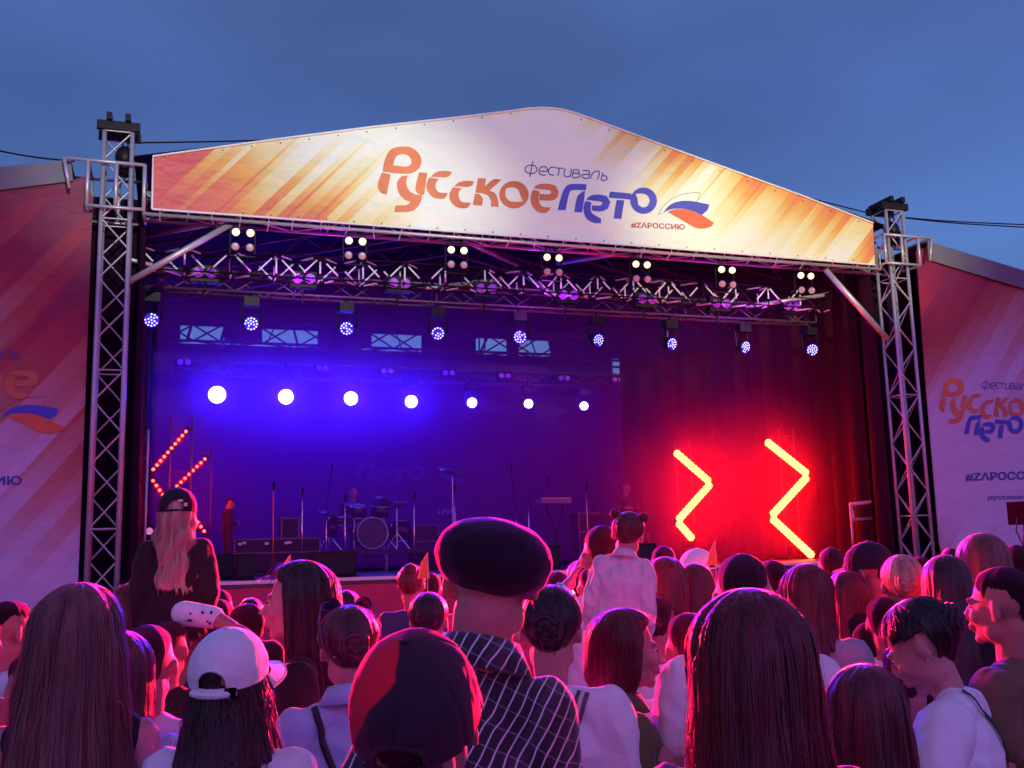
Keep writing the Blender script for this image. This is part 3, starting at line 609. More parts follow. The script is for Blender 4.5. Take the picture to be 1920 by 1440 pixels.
stand_for(1296, 3.1, 3.75, 'twin pole stand behind the inner blazing zigzag'); stand_for(1495, 2.2, 3.9, 'twin pole stand behind the outer blazing zigzag')
for x, y0, y1 in ((255, 830, 1075), (272, 810, 1080)):
    p, q = atY(x, y0, .8), atY(x-3, y1, .8)
p = atY(262, 900, .8); t = thing('light_tower', 'thin upright lattice of pipes between left tower and zigzag lights', 'stand', (p.x, .8, FZ))
for dx in (-.09, .09): MB().tube([(p.x+dx, .8, FZ), (p.x+dx, .8, 3.55)], .02, 8).build('pole', alu, t, True)
for i in range(7): MB().tube([(p.x-.09, .8, FZ+.2+i*.28), (p.x+.09, .8, FZ+.34+i*.28)], .008, 5).build('rung', alud, t)
p = atY(280, 996, .9); t = thing('spotlight', 'small round spotlight low beside the left tower', 'stage light', p)
MB().lathe(p, (CAM-p), [(.07, -.2), (.10, -.12), (.10, 0), (.07, .01)], 16).build('barrel', blackp, t, True); MB().lathe(p, (CAM-p), [(.001, .02), (.05, .015)], 12).build('lens', mat('pink_lens', (.8, .5, .7), .2, emit=(.7, .3, .6), es=.5), t); MB().tube([p+Vector((0, .1, 0)), (p.x, 1.0, FZ)], .015, 6).build('pole', blackm, t)
# narrow blue beam from the eighth lamp
p8 = atY(1412, 668, 1.3); lamp('SPOT', 'narrow_beam', p8, 900, (.08, .03, 1), .01, atY(1442, 815, 1.3), 3.2, .3)
# stage smoke, lit by the lamps
sm = MB().box((6, 4.6, 4.1), (11.9, 6.3, 5.15)).build('stage_smoke', mat('smoke_skin', (1, 1, 1)))
m = bpy.data.materials.new('stage_smoke'); m.use_nodes = True; t_ = m.node_tree; t_.nodes.clear(); o_ = t_.nodes.new('ShaderNodeOutputMaterial'); v_ = t_.nodes.new('ShaderNodeVolumePrincipled')
v_.inputs['Density'].default_value = .045; v_.inputs['Color'].default_value = (.62, .10, .95, 1); v_.inputs['Anisotropy'].default_value = .0
t_.links.new(v_.outputs[0], o_.inputs['Volume']); sm.data.materials.clear(); sm.data.materials.append(m); tag(sm, 'thin lit smoke filling the stage under the roof', 'smoke', kind='stuff')
def puff(name, c, rad, dens, colr, label):  # added puffs, tinted and placed to widen the glow round the lamps
    o = MB().sph(c, rad, 24, 16).build(name, mat('smoke_skin')); m = bpy.data.materials.new(name); m.use_nodes = True; t = m.node_tree; t.nodes.clear()
    ou = t.nodes.new('ShaderNodeOutputMaterial'); v = t.nodes.new('ShaderNodeVolumePrincipled'); v.inputs['Color'].default_value = (*colr, 1); v.inputs['Anisotropy'].default_value = 0
    tc = t.nodes.new('ShaderNodeTexCoord'); sb = t.nodes.new('ShaderNodeVectorMath'); sb.operation = 'SUBTRACT'; t.links.new(tc.outputs['Generated'], sb.inputs[0]); sb.inputs[1].default_value = (.5, .5, .5)
    ln = t.nodes.new('ShaderNodeVectorMath'); ln.operation = 'LENGTH'; t.links.new(sb.outputs[0], ln.inputs[0]); mr = t.nodes.new('ShaderNodeMapRange'); mr.interpolation_type = 'SMOOTHSTEP'; mr.inputs[1].default_value = .5; mr.inputs[2].default_value = 0.05; mr.inputs[3].default_value = 0; mr.inputs[4].default_value = dens; t.links.new(ln.outputs['Value'], mr.inputs[0]); t.links.new(mr.outputs[0], v.inputs['Density']); t.links.new(v.outputs[0], ou.inputs['Volume'])
    o.data.materials.clear(); o.data.materials.append(m); tag(o, label, 'smoke', kind='stuff')
puff('glow_smoke', (10.6, 1.95, 2.75), (1.6, 1.5, 2.4), .30, (1, .12, .22), 'red tinted smoke added for the glow round the outer blazing zigzag')
puff('glow_smoke', (9.7, 3.1, 2.75), (2.3, 1.9, 2.5), .25, (1, .12, .22), 'red tinted smoke added for the glow round the inner blazing zigzag')
puff('glow_smoke', (3.4, 6.4, 5.0), (4.6, 1.1, 1.8), .30, (.5, .2, 1), 'blue tinted smoke added for the glow round the glaring lamp row')
# ------------------------------------------------------------------ instruments and gear on the stage
def mic_stand(x, ytop, Y, label, boom=None, m=chrome):
    p = atY(x, ytop, Y); t = thing('microphone_stand', label, 'mic stand', (p.x, Y, FZ), 'microphone stands on the stage'); b = Vector((p.x, Y, FZ))
    MB().tube([b+Vector((0, 0, .05)), p], .011, 7).build('pole', m, t, True)
    lg = MB()
    for a in (0, 2.1, 4.2): lg.tube([b+Vector((0, 0, .16)), b+Vector((.3*math.cos(a), .3*math.sin(a), .015))], .009, 5)
    lg.build('tripod_base', blackm, t)
    q = p
    if boom: q = atY(boom[0], boom[1], Y); a2 = p-(q-p)*.35; MB().tube([a2, q], .008, 6).build('boom', blackm, t)
    MB().caps(q+Vector((0, 0, -.02)), q+Vector((0, -.06, .07)), .012, .024, 8).build('microphone', blackp, t, True)
redst = mat('red_lit_pole', (.8, .12, .15), .25, .6)  # red light on the stand is put into the pole colour
mic_stand(513, 915, .7, 'straight stand coloured with red light at the front of the stage', m=redst)
mic_stand(567, 925, 1.8, 'straight chrome stand left of the drum kit')
mic_stand(612, 955, 3.2, 'leaning boom stand between two straight stands', boom=(622, 880))
mic_stand(647, 938, 1.7, 'straight chrome stand right before the drummer')
mic_stand(776, 935, 1.7, 'straight chrome stand right of the drum kit')
mic_stand(852, 920, 3, 'short stand just left of the flat cap')
mic_stand(968, 960, 3, 'stand leaning beside the keyboard, topped by a white clip', boom=(958, 880))
mic_stand(990, 935, 3.4, 'boom stand tipped right over the keyboard', boom=(1028, 903))
mic_stand(1099, 918, 2.4, 'stand coloured with pink light before the dark guitarist', m=mat('pink_lit_steel', (.7, .3, .4), .25, .8))  # pink light on this last stand is put into its steel colour
k0 = atY(1010, 940, 4); k1 = atY(1066, 938, 4); kb = thing('keyboard', 'grey stage keyboard on a crossed stand', 'keyboard', ((k0.x+k1.x)/2, 4, FZ)); cx = (k0.x+k1.x)/2; hw = (k1.x-k0.x)/2
MB().box((cx, 4, k0.z), (2*hw, .34, .09)).build('body', mat('grey_plastic', (.18, .12, .2), .5), kb)
MB().box((cx, 3.9, k0.z+.05), (2*hw*.9, .14, .012)).build('keys', mat('white_keys', (.7, .7, .7), .3), kb)
for s in (1, -1): MB().tube([(cx-s*hw*.55, 3.95+s*.03, k0.z-.05), (cx+s*hw*.55, 3.95+s*.03, FZ+.02)], .018, 6).build('leg', blackm, kb)
# riser with drum kit
ra = atY(668, 1035, 4.2); rb2 = atY(812, 1030, 4.2); rs = thing('drum_riser', 'low black riser under the drum kit with open legs', 'riser', (4.9, 4.9, FZ)); RZ = FZ+.38
rx0, rx1 = atY(600, 1030, 4.4).x, atY(840, 1030, 4.4).x
MB().box(((rx0+rx1)/2, 5.3, RZ-.04), (rx1-rx0, 2.2, .08)).build('deck', mat('riser_ply', (.02, .01, .025), .6), rs)
for xx in (rx0+.08, (rx0+rx1)/2, rx1-.08):
    for yy in (4.3, 6.3): MB().box((xx, yy, (RZ+FZ)/2-.04), (.05, .05, RZ-FZ-.08)).build('leg', alud, rs)
dk = thing('drum_kit', 'dark drum kit with cymbals on the riser', 'drum kit', ((rx0+rx1)/2, 5.2, RZ)); dx = atY(690, 1000, 5).x
shell = mat('drum_shell', (.012, .006, .02), .2, .2); skin_d = mat('drum_head', (.03, .015, .045), .4)
def drum(c, r, h, ax, name='drum'):
    d = MB().lathe(Vector(c)-Vector(ax)*h/2, ax, [(r, 0), (r, h)], 24).build(name, shell, dk, True); MB().lathe(Vector(c)+Vector(ax)*(h/2+.002), ax, [(.001, .004), (r*.96, .002)], 24).build('drum_skin', skin_d, d)
    hp = MB()
    for s in (0, h): hp.tube([Vector(c)+Vector(ax)*(s-h/2)+Vector(ax).orthogonal().normalized()*0+(Quaternion(Vector(ax), a)@(Vector(ax).orthogonal().normalized()*r)) for a in [k*2*math.pi/20 for k in range(20)]], .009, 5, False, True)
    hp.build('hoop', chrome, d, True)
drum((dx, 4.75, RZ+.30), .29, .42, (0, -1, 0), 'bass_drum'); drum((dx-.22, 4.85, RZ+.72), .15, .2, (0, -.3, .954), 'tom'); drum((dx+.2, 4.85, RZ+.72), .17, .22, (0, -.3, .954), 'tom')
drum((dx+.62, 5.1, RZ+.34), .21, .38, (0, 0, 1), 'floor_tom'); drum((dx-.55, 5.0, RZ+.55), .18, .14, (0, -.1, .995), 'snare')
def cymbal(px, py, Y, r, tilt=.25):
    c = atY(px, py, Y); ax = Vector((tilt, -.35, 1)).normalized(); s = MB().tube([(c.x, Y, RZ), c], .010, 6).tube([(c.x, Y, RZ+.3), (c.x-.22, Y-.1, RZ)], .008, 5).tube([(c.x, Y, RZ+.3), (c.x+.22, Y-.1, RZ)], .008, 5).build('cymbal_stand', chrome, dk)
    MB().lathe(c, ax, [(.002, .03), (.05, .022), (.06, .012), (r, -.012), (r, -.016), (.02, .002)], 26).build('cymbal', mat('bronze', (.08, .04, .05), .35, .6), s, True)
cymbal(720, 935, 5, .24); cymbal(744, 945, 4.8, .2, -.2); cymbal(617, 962, 4.9, .2); cymbal(848, 884, 5.3, .30); cymbal(664, 946, 5.4, .2, .1)
pc = MB(); pc.lathe((atY(622, 990, 4.8).x, 4.8, RZ+.25), (0, 0, 1), [(.12, 0), (.12, .32)], 18); tag(pc.build('standing_drum', shell, smooth=True), 'tall narrow drum shell standing left of the drummer', 'drum')
def wedge(x0, x1, y, Y, label, dep=.5, h=.36):
    a, b = atY(x0, y, Y).x, atY(x1, y, Y).x; t = thing('floor_monitor', label, 'speaker', ((a+b)/2, Y, FZ), 'wedge monitors along the stage front'); z = FZ+.002
    MB().extrude([(a, Y, z), (a, Y-.02, z+h), (a, Y+dep*.55, z+h), (a, Y+dep, z)], (b-a, 0, 0)).build('cabinet', blackp, t)
    MB().box(((a+b)/2, Y-.022, z+h*.5), ((b-a)*.9, .012, h*.78)).build('grille', mat('grille', (.012, .006, .014), .6, bump=.6, bscale=220), t)
wedge(445, 478, 1050, .5, 'wedge monitor at the left beside the red lit stand'); wedge(583, 668, 1050, .5, 'wide wedge monitor in front of the drum kit'); wedge(405, 440, 1060, 1.2, 'wedge monitor behind the capped child'); wedge(1000, 1050, 1050, 1.0, 'wedge monitor hidden partly by the flat cap'); wedge(1140, 1230, 1030, .8, 'wedge monitor behind the child in the white jacket')
def case(x0, x1, ytop, Y, label, h=None):
    a = atY(x0, ytop, Y); b = atY(x1, ytop, Y); h = a.z-FZ; t = thing('flight_case', label, 'case', ((a.x+b.x)/2, Y, FZ), 'black cases and amplifiers on the stage')
    MB().box(((a.x+b.x)/2, Y+.25, FZ+h/2), (b.x-a.x, .5, h)).build('body', blackp, t)
    e = MB()
    for x in (a.x, b.x): e.box((x, Y, FZ+h/2), (.025, .025, h))
    for z in (FZ+h, FZ+.02, FZ+h*.62): e.box(((a.x+b.x)/2, Y-.005, z), (b.x-a.x, .02, .02))
    e.build('metal_edge', alud, t)
case(440, 600, 1012, 3.2, 'long low black case left of the drums'); case(775, 822, 985, 5.0, 'amplifier case right of the drums'); case(1085, 1135, 962, 5.0, 'amplifier behind the keyboard'); case(1135, 1215, 1000, 4.2, 'amplifier behind the child in the white jacket'); case(1560, 1600, 1005, 3.2, 'dark case inside the right side of the stage'); case(528, 560, 972, 3.3, 'rounded black amplifier on the long case')
gr_ = MB()
for (x, y) in ((450, 1020), (458, 1018), (537, 1018), (543, 1017), (500, 1019)): gr_.box(atY(x, y, 3.15), (.06, .01, .04))
tag(gr_.build('cable_connector', mat('pale_plastic', (.8, .78, .85), .4)), 'pale connectors glinting along the low black case', 'connector')
# metal frame at the right of the stage
fr = thing('metal_frame', 'rectangular pipe frame standing before the right tower', 'frame', (atY(1640, 1000, .9).x, .9, FZ)); A = [atY(*p, .9) for p in ((1594, 946), (1686, 934), (1700, 1045), (1602, 974), (1690, 966))]
MB().tube([A[0], A[1], Vector((A[1].x, .9, FZ))], .035, 8).build('pipe', alu, fr, True); MB().tube([A[0], A[3], A[4]], .03, 8).build('pipe', alu, fr, True); MB().tube([A[0], Vector((A[0].x, .9, FZ))], .02, 8).build('pipe', alu, fr, True)
# small orange flags
for (x, y0, y1, Yd, lb) in ((541, 1040, 1075, 5.2, 'pointed orange paper flag above the dark haired profile woman'), (799, 1036, 1085, 5.6, 'pointed orange paper flag left of the flat cap man'), (1338, 1014, 1060, 6, 'pointed orange paper flag behind the bald man')):
    a, b = atD(x+3, y0, Yd), atD(x, y1, Yd); s = b-Vector((0, 0, .15)); f = thing('paper_flag', lb, 'flag', s, 'small orange flags in the crowd'); om = mat('orange_paper', (.95, .22, .04), .6)
    MB().extrude([a, a+Vector((.006, 0, -.1)), b+Vector((.02, 0, 0)), b+Vector((-.045, 0, 0)), a+Vector((-.04, 0, -.06))], (0, .003, 0)).build('pennant', om, f); MB().tube([s-Vector((0, 0, .25)), a], .003, 5).build('stick', alu, f)
# cables across the sky
def cable(pts, label, sag=.3):
    P = [atY(x, y, Y) for x, y, Y in pts]; Q = open_smooth3(P); tag(MB().tube(Q, .012, 5).build('cable', blackm), label, 'cable', 'cables strung in the sky')
def open_smooth3(P):
    out = []
    for i in range(len(P)-1):
        p0, p1, p2, p3 = P[max(i-1, 0)], P[i], P[i+1], P[min(i+2, len(P)-1)]
        for s in range(6):
            t = s/6; m1 = (p2-p0)*.5; m2 = (p3-p1)*.5; out.append((2*t**3-3*t*t+1)*p1+(t**3-2*t*t+t)*m1+(-2*t**3+3*t*t)*p2+(t**3-t*t)*m2)
    return out+[P[-1]]
cable([(-60, 268, .1), (0, 283, .1), (60, 294, .1), (140, 303, .1)], 'sagging dark cable running in from the left to the left tower')
cable([(240, 268, .1), (380, 266, .1), (500, 263, .1)], 'taut dark cable from the left tower to the roof ridge')
cable([(1505, 368, .1), (1570, 385, .1), (1635, 401, .1)], 'dark cable from the roof edge down to the right tower')
cable([(1698, 408, .1), (1800, 416, .1), (1990, 424, .1)], 'upper of two dark cables running right from the right tower')
cable([(1698, 409, .1), (1800, 419, .1), (1990, 430, .1)], 'lower of two dark cables running right from the right tower')
# speaker on a table at the right edge
p = atD(1920, 1040, 10); t = thing('tripod_table', 'black table at the right edge before the wing banner', 'table', (p.x, p.y, 0)); MB().box((p.x, p.y, p.z), (.55, .5, .05)).build('tabletop', blackp, t)
for a, b in ((-.25, -.2), (.25, -.2), (-.25, .2), (.25, .2)): MB().tube([(p.x+a, p.y+b, 0), (p.x+a, p.y+b, p.z)], .02, 6).build('leg', blackm, t)
blackp = mat('matt_black', (.006, .004, .006), 1, spec=0)
t = thing('small_speaker', 'small black speaker box on a pole at the right edge', 'speaker', (p.x, p.y, p.z+.03)); q = atD(1922, 962, 10)
MB().box(q, (.2, .2, .2)).build('cabinet', blackp, t); MB().tube([q, (p.x, p.y, p.z)], .015, 6).build('pole', blackm, t); MB().tube([q+Vector((-.08, 0, 0)), q+Vector((-.14, -.02, -.15)), q+Vector((-.05, 0, -.3))], .006, 5).build('cord', blackm, t)
# ------------------------------------------------------------------ people
TMPC = 0
def remesh(mb, vox, smooth=4, name='body'):
    me = mb.mesh('tmp'); ob = bpy.data.objects.new('tmp', me); col.objects.link(ob)
    r = ob.modifiers.new('r', 'REMESH'); r.mode = 'VOXEL'; r.voxel_size = vox; r.adaptivity = 0
    if smooth: s = ob.modifiers.new('s', 'SMOOTH'); s.factor = .5; s.iterations = smooth
    dg = bpy.context.evaluated_depsgraph_get(); out = bpy.data.meshes.new_from_object(ob.evaluated_get(dg)); out.name = name
    bpy.data.objects.remove(ob); bpy.data.meshes.remove(me)
    out.polygons.foreach_set('use_smooth', [True]*len(out.polygons)); out.materials.clear(); return out
HC = Vector((0, .012, 1.625)); CH = Matrix.Identity(3)
def joints(sex='m', arms='down', pose='stand', swo=None):
    sw = swo or {'m': .190, 'f': .160, 'c': .15}[sex]; J = dict(sw=sw)
    for s, k in ((-1, 'L'), (1, 'R')):
        sh = Vector((s*sw, -.01, 1.390))
        a = arms if isinstance(arms, str) else arms[0 if s < 0 else 1]
        if a == 'down': el = Vector((s*(sw+.055), -.03, 1.13)); wr = Vector((s*(sw+.05), .07, .90)); hd = Vector((s*(sw+.035), .12, .82))
        elif a == 'fold': el = Vector((s*(sw+.05), .0, 1.12)); wr = Vector((s*.07, .22, 1.16)); hd = Vector((s*-.02, .25, 1.18))
        elif a == 'up': el = Vector((s*(sw+.10), .18, 1.33)); wr = Vector((s*(sw-.03), .26, 1.56)); hd = Vector((s*(sw-.05), .27, 1.65))
        elif a == 'hold': el = Vector((s*(sw+.12), .06, 1.30)); wr = Vector((s*(sw-.06), .10, 1.52)); hd = Vector((s*(sw-.10), .12, 1.60))
        elif a == 'side': el = Vector((s*(sw+.17), .02, 1.22)); wr = Vector((s*(sw+.10), .20, 1.05)); hd = Vector((s*(sw+.06), .27, 1.02))
        J[k] = (sh, el, wr, hd)
        if pose == 'stand': J['leg'+k] = (Vector((s*.09, 0, .90)), Vector((s*.10, .015, .49)), Vector((s*.10, -.015, .085)), Vector((s*.11, .13, .03)))
        else: J['leg'+k] = (Vector((s*.10, 0, .92)), Vector((s*.14, .38, .90)), Vector((s*.10, .42, .50)), Vector((s*.10, .52, .47)))
    return J
def hand(mb, wr, hd, s, curl=.5):
    d = (hd-wr).normalized(); x = Vector((1, 0, 0)); x = (x-d*x.dot(d)).normalized(); y = d.cross(x)
    rot = Matrix((y, x, d)).transposed(); mb.sph(wr+d*.05, (.040, .016, .05), 10, 8, rot)
    for i, (o, L) in enumerate(((-.030, .068), (-.010, .078), (.010, .074), (.029, .058))):
        b = wr+d*.085+y*o; m_ = b+d*L*.55-x*s*.01*curl; e = m_+d*L*.35-x*s*L*.45*curl; mb.caps(b-d*.01, m_, .0095, .009, 7); mb.caps(m_, e, .009, .0075, 7)
    t0 = wr+d*.03-y*.03; t1 = t0+d*.04-y*.03-x*s*.015; mb.caps(t0, t1, .013, .011, 7); mb.caps(t1, t1+d*.03-x*s*.008, .011, .009, 7)
def head_prims(mb, H, face, T=None, ears=True, hs=1.0):
    T = T or Matrix.Identity(3)
    def p(v): return H+T @ (Vector(v)*hs)
    def e(c, r, **k): mb.sph(p(c), Vector(r)*hs, k.get('n', 14), k.get('m', 10), T @ k['rot'] if 'rot' in k else T)
    e((0, -.012, .032), (.077, .098, .088), n=20, m=14); e((0, .03, -.015), (.064, .066, .085), n=16, m=12); e((0, .036, -.07), (.05, .05, .042)); e((0, .076, -.098), (.020, .018, .018))
    for s in (-1, 1):
        e((s*.045, .01, -.07), (.022, .04, .035)); e((s*.036, .068, -.025), (.024, .026, .026))
        if ears: e((s*.085, -.008, -.010), (.009, .019, .033), rot=Matrix.Rotation(s*.35, 3, 'Z') @ Matrix.Rotation(-.2, 3, 'X')); e((s*.077, .0, -.03), (.008, .010, .012))
        if face: e((s*.030, .088, .024), (.025, .012, .008)); e((s*.031, .082, .002), (.015, .012, .009)); e((s*.012, .106, -.034), (.010, .011, .008))
    if face:
        mb.caps(p((0, .093, .014)), p((0, .116, -.026)), .008*hs, .0105*hs, 8); e((0, .122, -.029), (.010, .011, .009)); e((0, .099, -.057), (.024, .012, .0062)); e((0, .097, -.069), (.020, .012, .007)); e((0, .09, -.045), (.018, .012, .012))
    else: mb.caps(p((0, .093, .014)), p((0, .116, -.028)), .010*hs, .013*hs, 8); e((0, .094, -.062), (.022, .012, .013))
def body_mesh(J, face=False, vox=.012, T=None, Hd=None, hs=1.0, fem=False, thick=1.0):
    mb = MB(); H = Hd or HC; head_prims(mb, H, face, T, True, hs); sw = J['sw']; k = thick
    nr = .050 if fem else .060
    mb.caps(H+Vector((0, -.03, -.06)), (0, -.008, 1.435), nr*k*hs**.5, nr*.88*k, 16); mb.caps((0, -.025, 1.432), (-sw*.8, -.02, 1.395), .036*k, .040*k); mb.caps((0, -.025, 1.432), (sw*.8, -.02, 1.395), .036*k, .040*k)
    mb.sph((0, 0, 1.30), (sw*.88, .105*k, .15), 20, 12).sph((0, 0, 1.10), (.125*k, .088*k, .16), 20, 12).sph((0, -.005, .95), (.165*k, .11*k, .12), 20, 12)
    for s, q in ((-1, 'L'), (1, 'R')):
        a, b, c, d = J[q]; mb.caps(a, b, .046*k, .037*k).caps(b, c, .037*k, .025*k); hand(mb, c, d, s)
        a, b, c, d = J['leg'+q]; mb.caps(a, b, .085*k, .055*k).caps(b, c, .055*k, .036).caps(c+Vector((0, 0, -.03)), d, .036, .030)
        if fem and s: mb.sph((s*.075, .085, 1.29), (.06, .055, .06), 12, 8)
    return remesh(mb, vox, 3)
def wrinkle(me, amp, sc_=9, seed=0):
    n_ = len(me.vertices); co = [0.0]*(3*n_); me.vertices.foreach_get('co', co); no = [0.0]*(3*n_); me.vertices.foreach_get('normal', no)
    for i in range(n_):
        x, y, z = co[3*i:3*i+3]; n = noise.noise(Vector((x*sc_+seed, y*sc_, z*sc_*.55)))*.9+(1-2.6*abs(noise.noise(Vector((x*sc_*1.3+z*5+seed, y*sc_*1.3, z*sc_*.8-x*4)))))*.75+noise.noise(Vector((x*sc_*3+z*8, y*sc_*3+seed, z*sc_)))*.3
        for k in range(3): co[3*i+k] += no[3*i+k]*n*amp
    me.vertices.foreach_set('co', co); me.update()
def shirt_mesh(J, sleeve=.55, vox=.014, k=1.0, hem=.86, fem=False, inflate=.014, wr=.006, seed=0, hood=False, tank=False, collar=False):
    mb = MB(); sw = J['sw']; f = inflate
    mb.sph((0, 0, 1.305), (sw*.88+f, .105*k+f, .138), 24, 14).caps((0, -.018, 1.427), (-sw*(.66 if tank else .86), -.015, 1.396), .050*k+f*.4, .050*k+f*.6).caps((0, -.018, 1.427), (sw*(.66 if tank else .86), -.015, 1.396), .050*k+f*.4, .050*k+f*.6)
    mb.lathe((0, -.002, hem), (0, 0, 1), [(.150*k+f, 0), (.153*k+f, .1), (.140*k+f, .24), (.148*k+f, .36), (.15*k+f, .44), (.10, .50)], 28)
    for i in range(len(mb.v)-28*6, len(mb.v)): mb.v[i].y *= .74; mb.v[i].x *= 1.06
    for s, q in ((-1, 'L'), (1, 'R')):
        a, b, c, d = J[q]
        if tank: continue
        e = a.lerp(b, min(1, sleeve*1.0)) if sleeve <= 1 else b; mb.caps(a, e, .056*k+f, (.052 if sleeve < 1 else .046)*k+f, 14)
        if sleeve > 1: mb.caps(b, b.lerp(c, sleeve-1), .045*k+f, .032*k+f)
    if hood: mb.sph((0, -.07, 1.46), (.11, .07, .06)).sph((0, -.10, 1.42), (.09, .05, .06))
    me = remesh(mb, vox, 4, 'shirt'); wrinkle(me, wr, 9, seed); return me
def trousers_mesh(J, k=1.0, skirt=False):
    mb = MB(); mb.sph((0, -.005, .95), (.172*k, .118*k, .125), 20, 12)
    for q in 'LR':
        a, b, c, d = J['leg'+q]; mb.caps(a, b, .092*k, .068*k).caps(b, b.lerp(c, .93), .068*k, .058)
    me = remesh(mb, .02, 3, 'trousers'); wrinkle(me, .004, 8); return me
def shoes_mesh(J):
    mb = MB()
    for q in 'LR': a, b, c, d = J['leg'+q]; mb.sph(Vector((d.x, (c.y+d.y)/2+.02, min(c.z, d.z)+.015)), (.048, .14, .045), 12, 8)
    me = mb.mesh('shoes'); me.polygons.foreach_set('use_smooth', [True]*len(me.polygons)); return me
# hair as a lofted, ridged shell with loose strands.  P: length (m below the crown), volume, back/side profile
def hair_mesh(Hc, T, length, vol=.012, front=62, hairline=.045, nphi=110, nt=34, ridge=.004, strands=0, wave=0, flare=0, back=0, seed=1, hs=1.0, side_cut=None, taper=0, part=0, curl_in=0, under=False, fuzz=None, fade=False):
    if under: vol = .003; ridge_d = .15
    else: ridge_d = 1
    rnd = random.Random(seed); C0 = Vector((0, -.010, .034)); ax_, ay_, az_ = .079+vol, .101+vol, .090+vol*.8
    dome = math.pi/2*.5*(ax_+az_); mb = MB()
    def lim(phi):     # phi 0 = +Y (face).  returns how far down the hair runs (z below crown centre)
        a = abs((phi+math.pi) % (2*math.pi)-math.pi); fr = R(front)
        if a < fr-.12: return -(.058-hairline*0)+(a/fr)**2*.05, False
        if a < fr+.12: t = (a-fr+.12)/.24; t = t*t*(3-2*t); return (-.008)*(1-t)+t*(length if not side_cut else side_cut(a)), True
        return (length if not side_cut else side_cut(a)), True
    def pos(phi, z, off=0):
        """z: depth below the ellipsoid centre, negative = up on the dome"""
        c, s = math.sin(phi), math.cos(phi)
        if z <= 0: q = math.sqrt(max(0, 1-(z/az_)**2)); rx = ax_*q; ry = ay_*q
        else:
            rx = ax_; ry = ay_; u = z/max(length, .01)
            nk = min(1, z/.12); rx += -(.012*nk)*(1 if length < .3 else .3)+flare*u; 
            if s < 0: ry += back*u-.012*nk*(1 if length < .12 else 0)
            if taper: rx *= 1-taper*u*u; ry *= 1-taper*.4*u*u
            if curl_in: rx -= curl_in*max(0, u-.6)**2*6; ry -= curl_in*max(0, u-.6)**2*6
        n = noise.noise(Vector((math.sin(phi)*6+seed, math.cos(phi)*6, z*3.5)))*ridge*1.5+noise.noise(Vector((math.sin(phi)*17+seed, math.cos(phi)*17, z*6+phi)))*ridge*.7
        g = min(1, .25+max(0, z+az_)/.10); n *= g*(ridge_d if z < .0 else min(1, ridge_d+z/.04))
        if part: n -= part*math.exp(-((c*ax_*max(.0, 1))/.012)**2)*(1 if z < 0 and True else 0)*(1-min(1, max(0, z+az_)/.05))
        w_ = wave*math.sin(z*42+math.sin(phi*3)*2)*min(1, max(0, z)/.1)
        lf = .007*noise.noise(Vector((c*1.6+seed*.37, s*1.6, z*5+seed))); n += lf
        p = Vector((c*(rx+n+off+w_), s*(ry+n+off+w_*.6), -z)); return Hc+T @ ((C0+p)*hs) if z <= .06 else Hc+T @ ((C0+Vector((p.x, p.y, -.06)))*hs)+Vector((0, 0, -(z-.06)*hs))
    vs = [pos(0, -az_*.9999)]; fs = []; top = -az_
    for j in range(1, nt+1):
        for i in range(nphi):
            phi = 2*math.pi*i/nphi; zl, _ = lim(phi); jag = ((noise.noise(Vector((phi*7, seed, 0)))*.045+noise.noise(Vector((phi*23, seed, 3)))*.02) if length > .14 else noise.noise(Vector((phi*9, seed, 0)))*.006)*(1 if _ else 0)
            t = j/nt
            # even arc length on the dome then down
            end = zl+jag; arc_end = (math.acos(max(-1, min(1, -min(end, 0)/az_)))*az_)+max(0, end)
            sarc = arc_end*t
            z = -az_*math.cos(sarc/az_) if sarc < az_*math.pi/2 else sarc-az_*math.pi/2
            vs.append(pos(phi, z, -(vol*.9+.004)*max(0, (t-.62)/.38)**1.5 if (not _ and not under) else (-(vol+.011)*max(0, (t-.55)/.45)**1.4 if fade else 0)))
    for i in range(nphi): fs.append((0, 1+(i+1) % nphi, 1+i))
    for j in range(nt-1):
        for i in range(nphi): a = 1+j*nphi; fs.append((a+i, a+(i+1) % nphi, a+nphi+(i+1) % nphi, a+nphi+i))
    # inner lip so the edge has thickness
    a = 1+(nt-1)*nphi; k = len(vs); cc = [Hc+T @ (C0*hs)]
    for i in range(nphi):
        v = vs[a+i]; c = Vector((Hc.x, Hc.y, v.z)); vs.append(v+(c-v).normalized()*.022+Vector((0, 0, .01)))
    for i in range(nphi): fs.append((a+i, a+(i+1) % nphi, k+(i+1) % nphi, k+i))
    mb.add(vs, fs)
    for _ in range(strands):
        phi = rnd.uniform(R(front)+.15, 2*math.pi-R(front)-.15) if length > .1 else rnd.uniform(0, 6.283); zl, _x = lim(phi); st = rnd.uniform(.02, max(.03, zl*.5)) if under else rnd.uniform(-az_*.97, zl*.45 if zl > 0 else -az_*.5); off = rnd.uniform(.0005, .004)+(.01*rnd.random()**6); wv = rnd.uniform(-.10, .10); ln = rnd.uniform(.25, 1.03)
        pts = []; n_ = 12
        for i in range(n_+1):
            u = i/n_; z = st+(zl*ln+ (.012 if ln > 1 else 0)-st)*u; z = max(-az_*.97, z); pts.append(pos(phi+wv*u+.02*math.sin(u*9+phi*20), z, off*(.3+.7*math.sin(min(1, u+.1)*math.pi))))
        w = rnd.uniform(.0007, .0016); V = []; F = []
        for i, p in enumerate(pts):
            d = pts[min(i+1, n_)]-pts[max(i-1, 0)]; o = (p-Hc); o.z = 0; sd = d.cross(o); sd = sd.normalized()*w*(1-.6*(i/n_)) if sd.length > 1e-7 else Vector((w, 0, 0)); V += [p-sd, p+sd]
        for i in range(n_): F.append((2*i, 2*i+1, 2*i+3, 2*i+2))
        mb.add(V, F)
